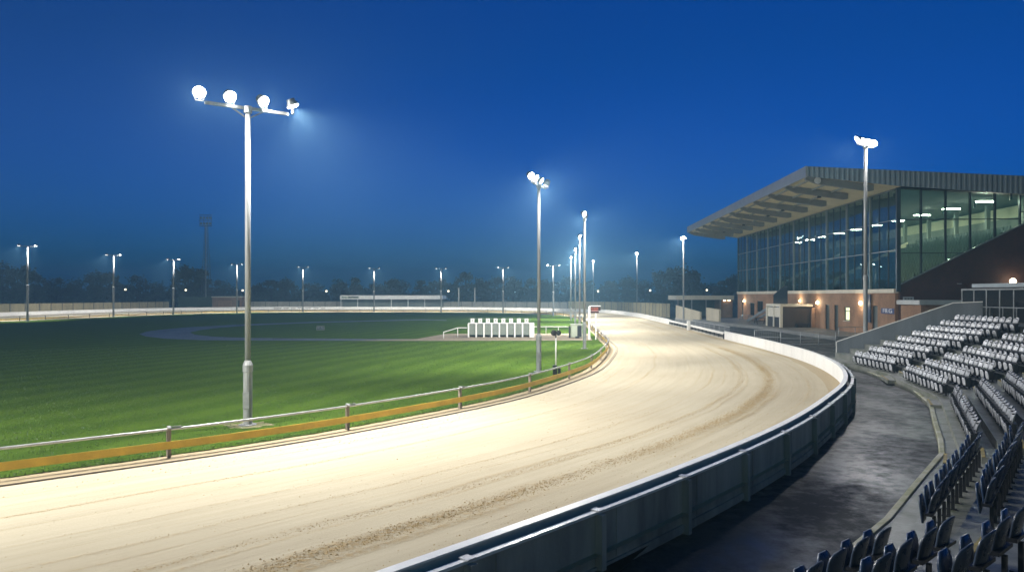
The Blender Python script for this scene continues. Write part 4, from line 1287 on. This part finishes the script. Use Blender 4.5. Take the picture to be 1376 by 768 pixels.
flank('smaller beige flank wall nearer the grandstand', ((949, 432), (xa, ya, 4 - 16.4 * ya / F), (xb, yb, 4 - 19 * yb / F)))
# flat roofed shelter
fsx, fsy = (908.7 - CX) * .135, 135.0
fs_ = thing('flat_shelter', 'long flat roofed shelter with cream fascia left of the grandstand', 'shelter', (fsx, fsy, 0))
MB().box(0, 10.5, 0, 7, 3.2, 3.98).build('roof', CREAM, fs_)
MB().box(1.5, 10.4, 5.5, 5.7, 0, 3.19).build('back_wall', mat('dark_green_board', (.03, .045, .04), .7, .3, 1), fs_)
for xx in (.3, 2.8, 5.4, 8.0): MB().box(xx, xx + .15, .2, .35, 0, 3.19).build('post', GALV, fs_)
MB().box(8.4, 10.4, .6, 5.4, 0, 3.18).build('brick_bay', BRICK, fs_)
for xx in (8.7, 9.5):
    o = MB().box(xx, xx + .4, .35, .55, 3.0, 3.15).build('strip_lamp', BULK, fs_)

# ------------------------------------------------------------------ far fences and buildings
def fence(pts, label, h=2.35, step=3.0, m_=PANELF):
    t = thing('panel_fence', label, 'fence', (*pts[0], 0)); lc = (*pts[0], 0)
    MB().sweep(pts, [(-.04, -.03), (.04, -.03), (.04, h - .08), (-.04, h - .08)]).build('panels', m_, t, False, lc)
    MB().sweep(pts, [(-.07, h - .078), (.07, h - .078), (.07, h), (-.07, h)]).build('coping', m_, t, False, lc)
    for q in resample(pts, step)[:95]:
        MB().box(q[0] - .11, q[0] + .11, q[1] - .11, q[1] + .11, 0, h + .05).build('fence_post', FPOST, t, False, lc)
fence([(-128, 118), (-104, 136), (-97, 152), (-92, 178), (-89, 193)][::1], 'tan panel fence behind the white wall at the far left')
fence([((324.6 - CX) * .203, 203), (-40, 206), (-20, 204), (0, 196), (14, 188)][::1], 'long pale concrete fence behind the far straight', 2.3, 3.2, mat('pale_fence_concrete', (.40, .39, .33), .8, .3, .5, streak=True, bump=.01, bscale=6))
fence([(14.2, 187.8), (24, 170), (27.5, 150), (28.4, 134)], 'grey panel fence curving behind the bend right of the red board', 2.5, 2.6)
Yg = 200.0
ct = thing('green_container', 'dark green storage container behind the far wall', 'container', ((239.5 - CX) * .2, Yg, 0))
MB().box(0, 8.7, 0, 2.5, .1, 3.4).build('body', CLADG, ct)
for xx in (0, 8.6): MB().box(xx - .02, xx + .12, -.05, -.003, .0, 3.45).build('corner_post', CONTG, ct)
MB().box(-.05, 8.75, -.05, 2.55, 3.405, 3.5).build('top_rail', CONTG, ct)
bs = thing('brick_store', 'tan brick store beside the green container', 'building', ((284 - CX) * .2, Yg + .5, 0))
MB().box(0, 8.0, 0, 4, 0, 3.45).build('wall', BRICKF, bs)
MB().box(-.15, 8.2, -.15, 4.2, 3.46, 3.72).build('roof', CREAM, bs)
MB().box(1.6, 5.4, -.05, -.004, .05, 2.6).build('roller_shutter', mat('tan_shutter', (.36, .22, .13), .6, .25, 1.5), bs)
MB().box(6.6, 7.4, -.05, -.004, .05, 2.7).build('door', DARKM, bs)

Ys = 207.0; xs0, xs1 = (457 - CX) * Ys / F, (594.6 - CX) * Ys / F
# the stand sits just in front of the long fence
Ys = 200.0; xs0, xs1 = (457 - CX) * Ys / F, (594.6 - CX) * Ys / F
fs2 = thing('covered_stand', 'long low covered stand with white fascia on the far straight', 'stand', (xs0, Ys, 0)); W_ = xs1 - xs0
MB().box(0, W_, -.05, .08, 2.95, 4.0).build('fascia', WHITE, fs2, bevel=.01)
MB().box(.05, W_ + 1.2, .1, 3.0, 3.72, 3.82).build('roof', mat('grey_sheet_roof', (.2, .22, .23), .6, .3, .5), fs2)
for i in range(7):
    xx = .15 + i * (W_ - .5) / 6
    MB().box(xx, xx + .16, .0, .16, 0, 2.945).build('post', WHITE, fs2)
MB().box(.1, W_, 2.7, 2.8, 0, 3.7).build('back_wall', mat('grey_green_board', (.16, .19, .17), .7, .3, .6, streak=True), fs2)
MB().box(.1, W_, 1.4, 2.69, 0, .9).build('bench_step', mat('grey_bench', (.26, .27, .25), .7, .3, .6), fs2)
MB().box(W_ + .02, W_ + 1.0, -.1, .02, 3.0, 3.9).build('end_sign', mat('blue_white_end', (.2, .28, .42), .5, .4, 3), fs2)
sp = MB().box(.35, 5.1, -.085, -.053, 3.18, 3.78).build('name_panel', mat('pale_green_panel', (.45, .52, .44), .5, .2, 2), fs2)
text_part('Ew', .62, DLETTER, sp, Matrix.Translation((1.15, -.095, 3.47)) @ Matrix.Rotation(PI / 2, 4, 'X') @ Matrix.Scale(1.5, 4, (1, 0, 0)))
MB().box(2.2, 4.9, -.1, -.088, 3.28, 3.66).build('lettering', DLETTER, sp)

for px, lb in ((616.5, 'left of two bare pale posts right of the covered stand'), (638, 'right of two bare pale posts right of the covered stand')):
    t = thing('pale_post', lb, 'post', ((px - CX) * .197, 197, 0), 0, 'bare posts behind the far wall')
    MB().lathe((0, 0, 0), [(.2, 0), (.19, 5.9), (.12, 6.05)], 10).build('shaft', mat('pale_post_paint', (.45, .45, .42), .6, .2, 1), t, True)
    MB().lathe((0, 0, 0), [(.34, 0), (.34, .12)], 10).build('base_plate', FPOST, t)

for px, py, lb in ((168.5, 388.8, 'globe street lamp beyond the tan fence'), (249.6, 389.5, 'globe street lamp behind the green container'), (326, 390, 'globe street lamp right of the tan brick store'),
                   (438.6, 391, 'globe street lamp left of the covered stand'), (602.6, 391, 'globe street lamp just right of the covered stand'), (803.6, 391, 'globe street lamp above the red display board'),
                   (873.6, 390, 'globe street lamp left of the flat roofed shelter'), (949.8, 389.5, 'globe street lamp above the flat roofed shelter')):
    Yq = 226.0
    t = thing('street_lamp', lb, 'street lamp', ((px - CX) * Yq / F, Yq, 0), 0, 'globe street lamps behind the ground')
    zt = CZ + (HY - py) * Yq / F
    MB().tube((0, 0, 0), (0, 0, zt - .25), .06, n=8).build('post', DARKM, t, True)
    MB().ball((0, 0, zt), .30, 10, 7).build('globe', GLOBE, t, True)

# ------------------------------------------------------------------ trees
def tree_mesh(seed, h, w, ragged=.5):
    r_ = random.Random(seed); cr = MB(); tk = MB()
    tk.tube((0, 0, 0), (r_.uniform(-.2, .2), r_.uniform(-.2, .2), h * .55), .035 * h, .02 * h, 7)
    cl = []
    for _ in range(34):
        z = h * (.18 + .80 * r_.random()); q = (z / h - .18) / .82
        rad = w * .5 * (math.sin(PI * min(1, .12 + .86 * q)) ** .6) * r_.random() ** .5
        a = r_.random() * 2 * PI
        c_ = (math.cos(a) * rad, math.sin(a) * rad * .8, z * (1 - .06 * (rad / w)))
        cl.append((c_, w * r_.uniform(.08, .17)))
        if r_.random() < .4: tk.tube((0, 0, h * r_.uniform(.25, .5)), c_, .012 * h, .004 * h, 5, False)
    for c_, s in cl:
        for _ in range(60):
            d = Vector((r_.gauss(0, 1), r_.gauss(0, 1), r_.gauss(0, .8))); d = d.normalized() * s * (r_.random() ** .45) * (1 + ragged * r_.random() ** 4)
            p = Vector(c_) + d; l = r_.uniform(.2, .42) * (.7 + h / 26)
            a = Vector((r_.gauss(0, 1), r_.gauss(0, 1), r_.gauss(0, 1))).normalized(); b = a.orthogonal().normalized()
            cr._add([p - a * l, p + b * l * .55, p + a * l, p - b * l * .55], [(0, 1, 2, 3)])
    return cr, tk


VAR = [tree_mesh(i, 10, w, rg) for i, (w, rg) in enumerate(((7.5, .5), (9.5, .6), (6.0, .9), (11.5, .5), (8.5, 1.0)))]
VM = []
for cr, tk in VAR:
    a = cr.build('crown', LEAF); b = tk.build('trunk', BARK)
    VM.append((a.data, b.data)); bpy.data.objects.remove(a); bpy.data.objects.remove(b)
TREES = [(4, 354, 1, 230, 'broad dark tree at the far left edge'), (26, 361, 4, 226, 'tree just behind the farthest left mast'), (46, 372, 0, 236, 'rounded tree right of the farthest left mast'),
         (76, 377, 3, 245, 'low spreading tree between the two leftmost far masts'), (104, 378, 1, 250, 'low dark tree left of the second far mast'), (128, 368, 4, 240, 'taller ragged tree beside the second far mast'),
         (147, 371, 0, 236, 'tree directly behind the second far mast'), (184, 374, 3, 240, 'wide domed tree above the first globe lamp'), (209, 382, 1, 250, 'low tree left of the green container'),
         (237, 377, 2, 238, 'slim tree behind the mast by the container'), (256, 360, 4, 232, 'tall ragged tree left of the lattice tower'), (271, 366, 2, 236, 'narrow tree behind the lattice tower'),
         (296, 380, 3, 250, 'low tree above the tan brick store'), (347, 383, 1, 250, 'low tree right of the near mast'), (364, 380, 0, 244, 'rounded tree in a gap left of the fifth far mast'), (384, 377, 4, 240, 'peaked tree left of the fifth far mast'),
         (418, 384, 3, 250, 'low tree right of the fifth far mast'), (458, 378, 1, 240, 'broad tree above the left end of the covered stand'), (478, 377, 2, 238, 'slim pointed tree above the covered stand sign'),
         (505, 385, 3, 252, 'low tree behind the mast at the covered stand'), (527, 379, 0, 240, 'domed tree above the middle of the covered stand'), (541, 379, 1, 242, 'second domed tree above the middle of the covered stand'),
         (566, 380, 2, 240, 'pointed tree above the right part of the covered stand'), (588, 378, 4, 240, 'tree beside the mast at the right of the covered stand'), (606, 384, 3, 248, 'low tree behind the left bare post'),
         (626, 370, 0, 234, 'tall blocky tree between the two bare posts'), (646, 377, 1, 240, 'broad tree right of the bare posts'), (668, 376, 3, 240, 'wide tree left of the far mast above the traps'),
         (690, 375, 1, 240, 'wide tree right of the far mast above the traps'), (714, 378, 0, 242, 'rounded tree just left of the lawn mast'), (738, 379, 4, 242, 'ragged tree right of the lawn mast'),
         (764, 376, 3, 238, 'wide tree behind the three masts in line'), (790, 380, 1, 242, 'tree directly behind the red display board'), (820, 381, 0, 242, 'rounded tree right of the red display board'),
         (843, 375, 4, 236, 'peaked tree left of the distant bend mast'), (867, 379, 1, 238, 'broad tree right of the distant bend mast'), (893, 364, 4, 226, 'tall ragged tree left of the slim mast'),
         (913, 362, 1, 224, 'tallest broad tree behind the slim mast'), (931, 368, 0, 228, 'rounded tree right of the slim mast'), (950, 384, 3, 245, 'low tree above the flat shelter'),
         (969, 381, 2, 236, 'slim tree close to the grandstand end'), (984, 372, 1, 236, 'tree touching the far end of the grandstand')]
rt_ = random.Random(8)
for px, py, v, Yq, lb in TREES:
    h = CZ + (HY - py) * Yq / F + .6
    t = thing('broadleaf_tree', lb, 'tree', ((px - CX) * Yq / F, Yq, -.1), rt_.random() * 6.28, 'trees beyond the ground')
    s = h / 10; sw = s * (1.25 if h < 9 else 1.0)
    t.scale = (sw, sw, s)
    for me_, nm in zip(VM[v], ('crown', 'trunk')):
        o = bpy.data.objects.new(nm, me_); COL.objects.link(o); o.parent = t
m_ = MB()
for q_ in range(25000):
    x = rt_.uniform(-260, 130); y = rt_.uniform(256, 285)
    if q_ >= 17000: x = rt_.uniform(130, 330); y = 280 - (x - 130) * .8 + rt_.uniform(-14, 14)
    hm = 0; hm = 5.6 + 1.3 * math.sin(x * .21) + .9 * math.sin(x * .53 + 1)
    z = hm * rt_.random() ** .6
    p = Vector((x, y, z)); l = rt_.uniform(.4, .9)
    a = Vector((rt_.gauss(0, 1), rt_.gauss(0, 1), rt_.gauss(0, 1))).normalized(); b = a.orthogonal().normalized()
    m_._add([p - a * l, p + b * l * .6, p + a * l, p - b * l * .6], [(0, 1, 2, 3)])
tag(m_.build('woodland', LEAF), kind='stuff')

# ------------------------------------------------------------------ haze, sky, camera
HZ = MB().box(-620, 620, -70, 910, -1.2, 32).build('haze', None) if False else None
me = bpy.data.meshes.new('haze')
hb = MB().box(-620, 620, -70, 910, -1.2, 32)
me.from_pydata(hb.v, [], hb.f)
hm, k, p = newmat('misty_air')
k.n.remove(p)
out = [n for n in k.n if n.type == 'OUTPUT_MATERIAL'][0]
pv = k.add('ShaderNodeVolumePrincipled', {'Color': (.38, .74, 1, 1), 'Density': .0013, 'Anisotropy': .3})
k.l.new(pv.outputs[0], out.inputs['Volume'])
me.materials.append(hm)
hz = bpy.data.objects.new('haze', me); COL.objects.link(hz); tag(hz, kind='stuff')

wd_ = bpy.data.worlds.new('World'); sc.world = wd_; wd_.use_nodes = True
k = NT(wd_); bg = wd_.node_tree.nodes['Background']
SUN_EL, SUN_ROT = math.radians(3.5), math.radians(200)
sky = k.add('ShaderNodeTexSky', sky_type='NISHITA')
sky.sun_disc = False; sky.sun_elevation = SUN_EL; sky.sun_rotation = SUN_ROT; sky.ozone_density = 6.0; sky.dust_density = .3; sky.air_density = 1.0
tint = k.mix(1.0, (sky, 0), (.002, .69, 1.12), 'MULTIPLY')
tc = k.add('ShaderNodeTexCoord')
sp_ = k.add('ShaderNodeSeparateXYZ', {0: (tc, 'Generated')})
low = k.ramp((k.add('ShaderNodeSeparateXYZ', {0: (tc, 'Generated')}), 2), .0, .30)
lowt = k.mix(1.0, (sky, 0), (.012, .66, 1.50), 'MULTIPLY')
tint = k.mix(low, lowt, tint)
back_sky = k.ramp(k.math('MULTIPLY_ADD', (sp_, 1), -.5, .5), .5, .85)      # paler tint added to the unseen sky behind the camera, lighting shaded faces
fill_tint = k.mix(1.0, (sky, 0), (1.75, 1.3, .62), 'MULTIPLY')
full = k.mix(back_sky, tint, fill_tint)
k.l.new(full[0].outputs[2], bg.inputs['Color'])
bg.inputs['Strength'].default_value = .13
sl = bpy.data.lights.new('sun', 'SUN'); sl.energy = .012; sl.angle = math.radians(10); sl.color = (1, .93, .85)
so2 = bpy.data.objects.new('sun', sl); COL.objects.link(so2)
so2.rotation_euler = (math.radians(89), 0, PI - SUN_ROT)

cam = bpy.data.cameras.new('camera'); co = bpy.data.objects.new('camera', cam); COL.objects.link(co)
co.location = (0, 0, CZ); co.rotation_euler = (PI / 2, 0, 0)
cam.sensor_fit = 'HORIZONTAL'; cam.sensor_width = 36; cam.lens = 36 * F / 1376; cam.shift_y = (HY - 384) / 1376
cam.clip_start = .1; cam.clip_end = 4000
sc.camera = co
sc.view_settings.view_transform = 'Standard'; sc.view_settings.look = 'None'; sc.view_settings.exposure = 0; sc.view_settings.gamma = 1
sc.render.engine = 'CYCLES'
cy = sc.cycles
cy.use_denoising = True
try: cy.denoiser = 'OPENIMAGEDENOISE'
except Exception: pass
cy.max_bounces = 6; cy.diffuse_bounces = 3; cy.glossy_bounces = 3; cy.transmission_bounces = 3; cy.volume_bounces = 0; cy.transparent_max_bounces = 16
cy.sample_clamp_indirect = 4; cy.caustics_reflective = False; cy.caustics_refractive = False
cy.use_adaptive_sampling = True; cy.adaptive_threshold = .015
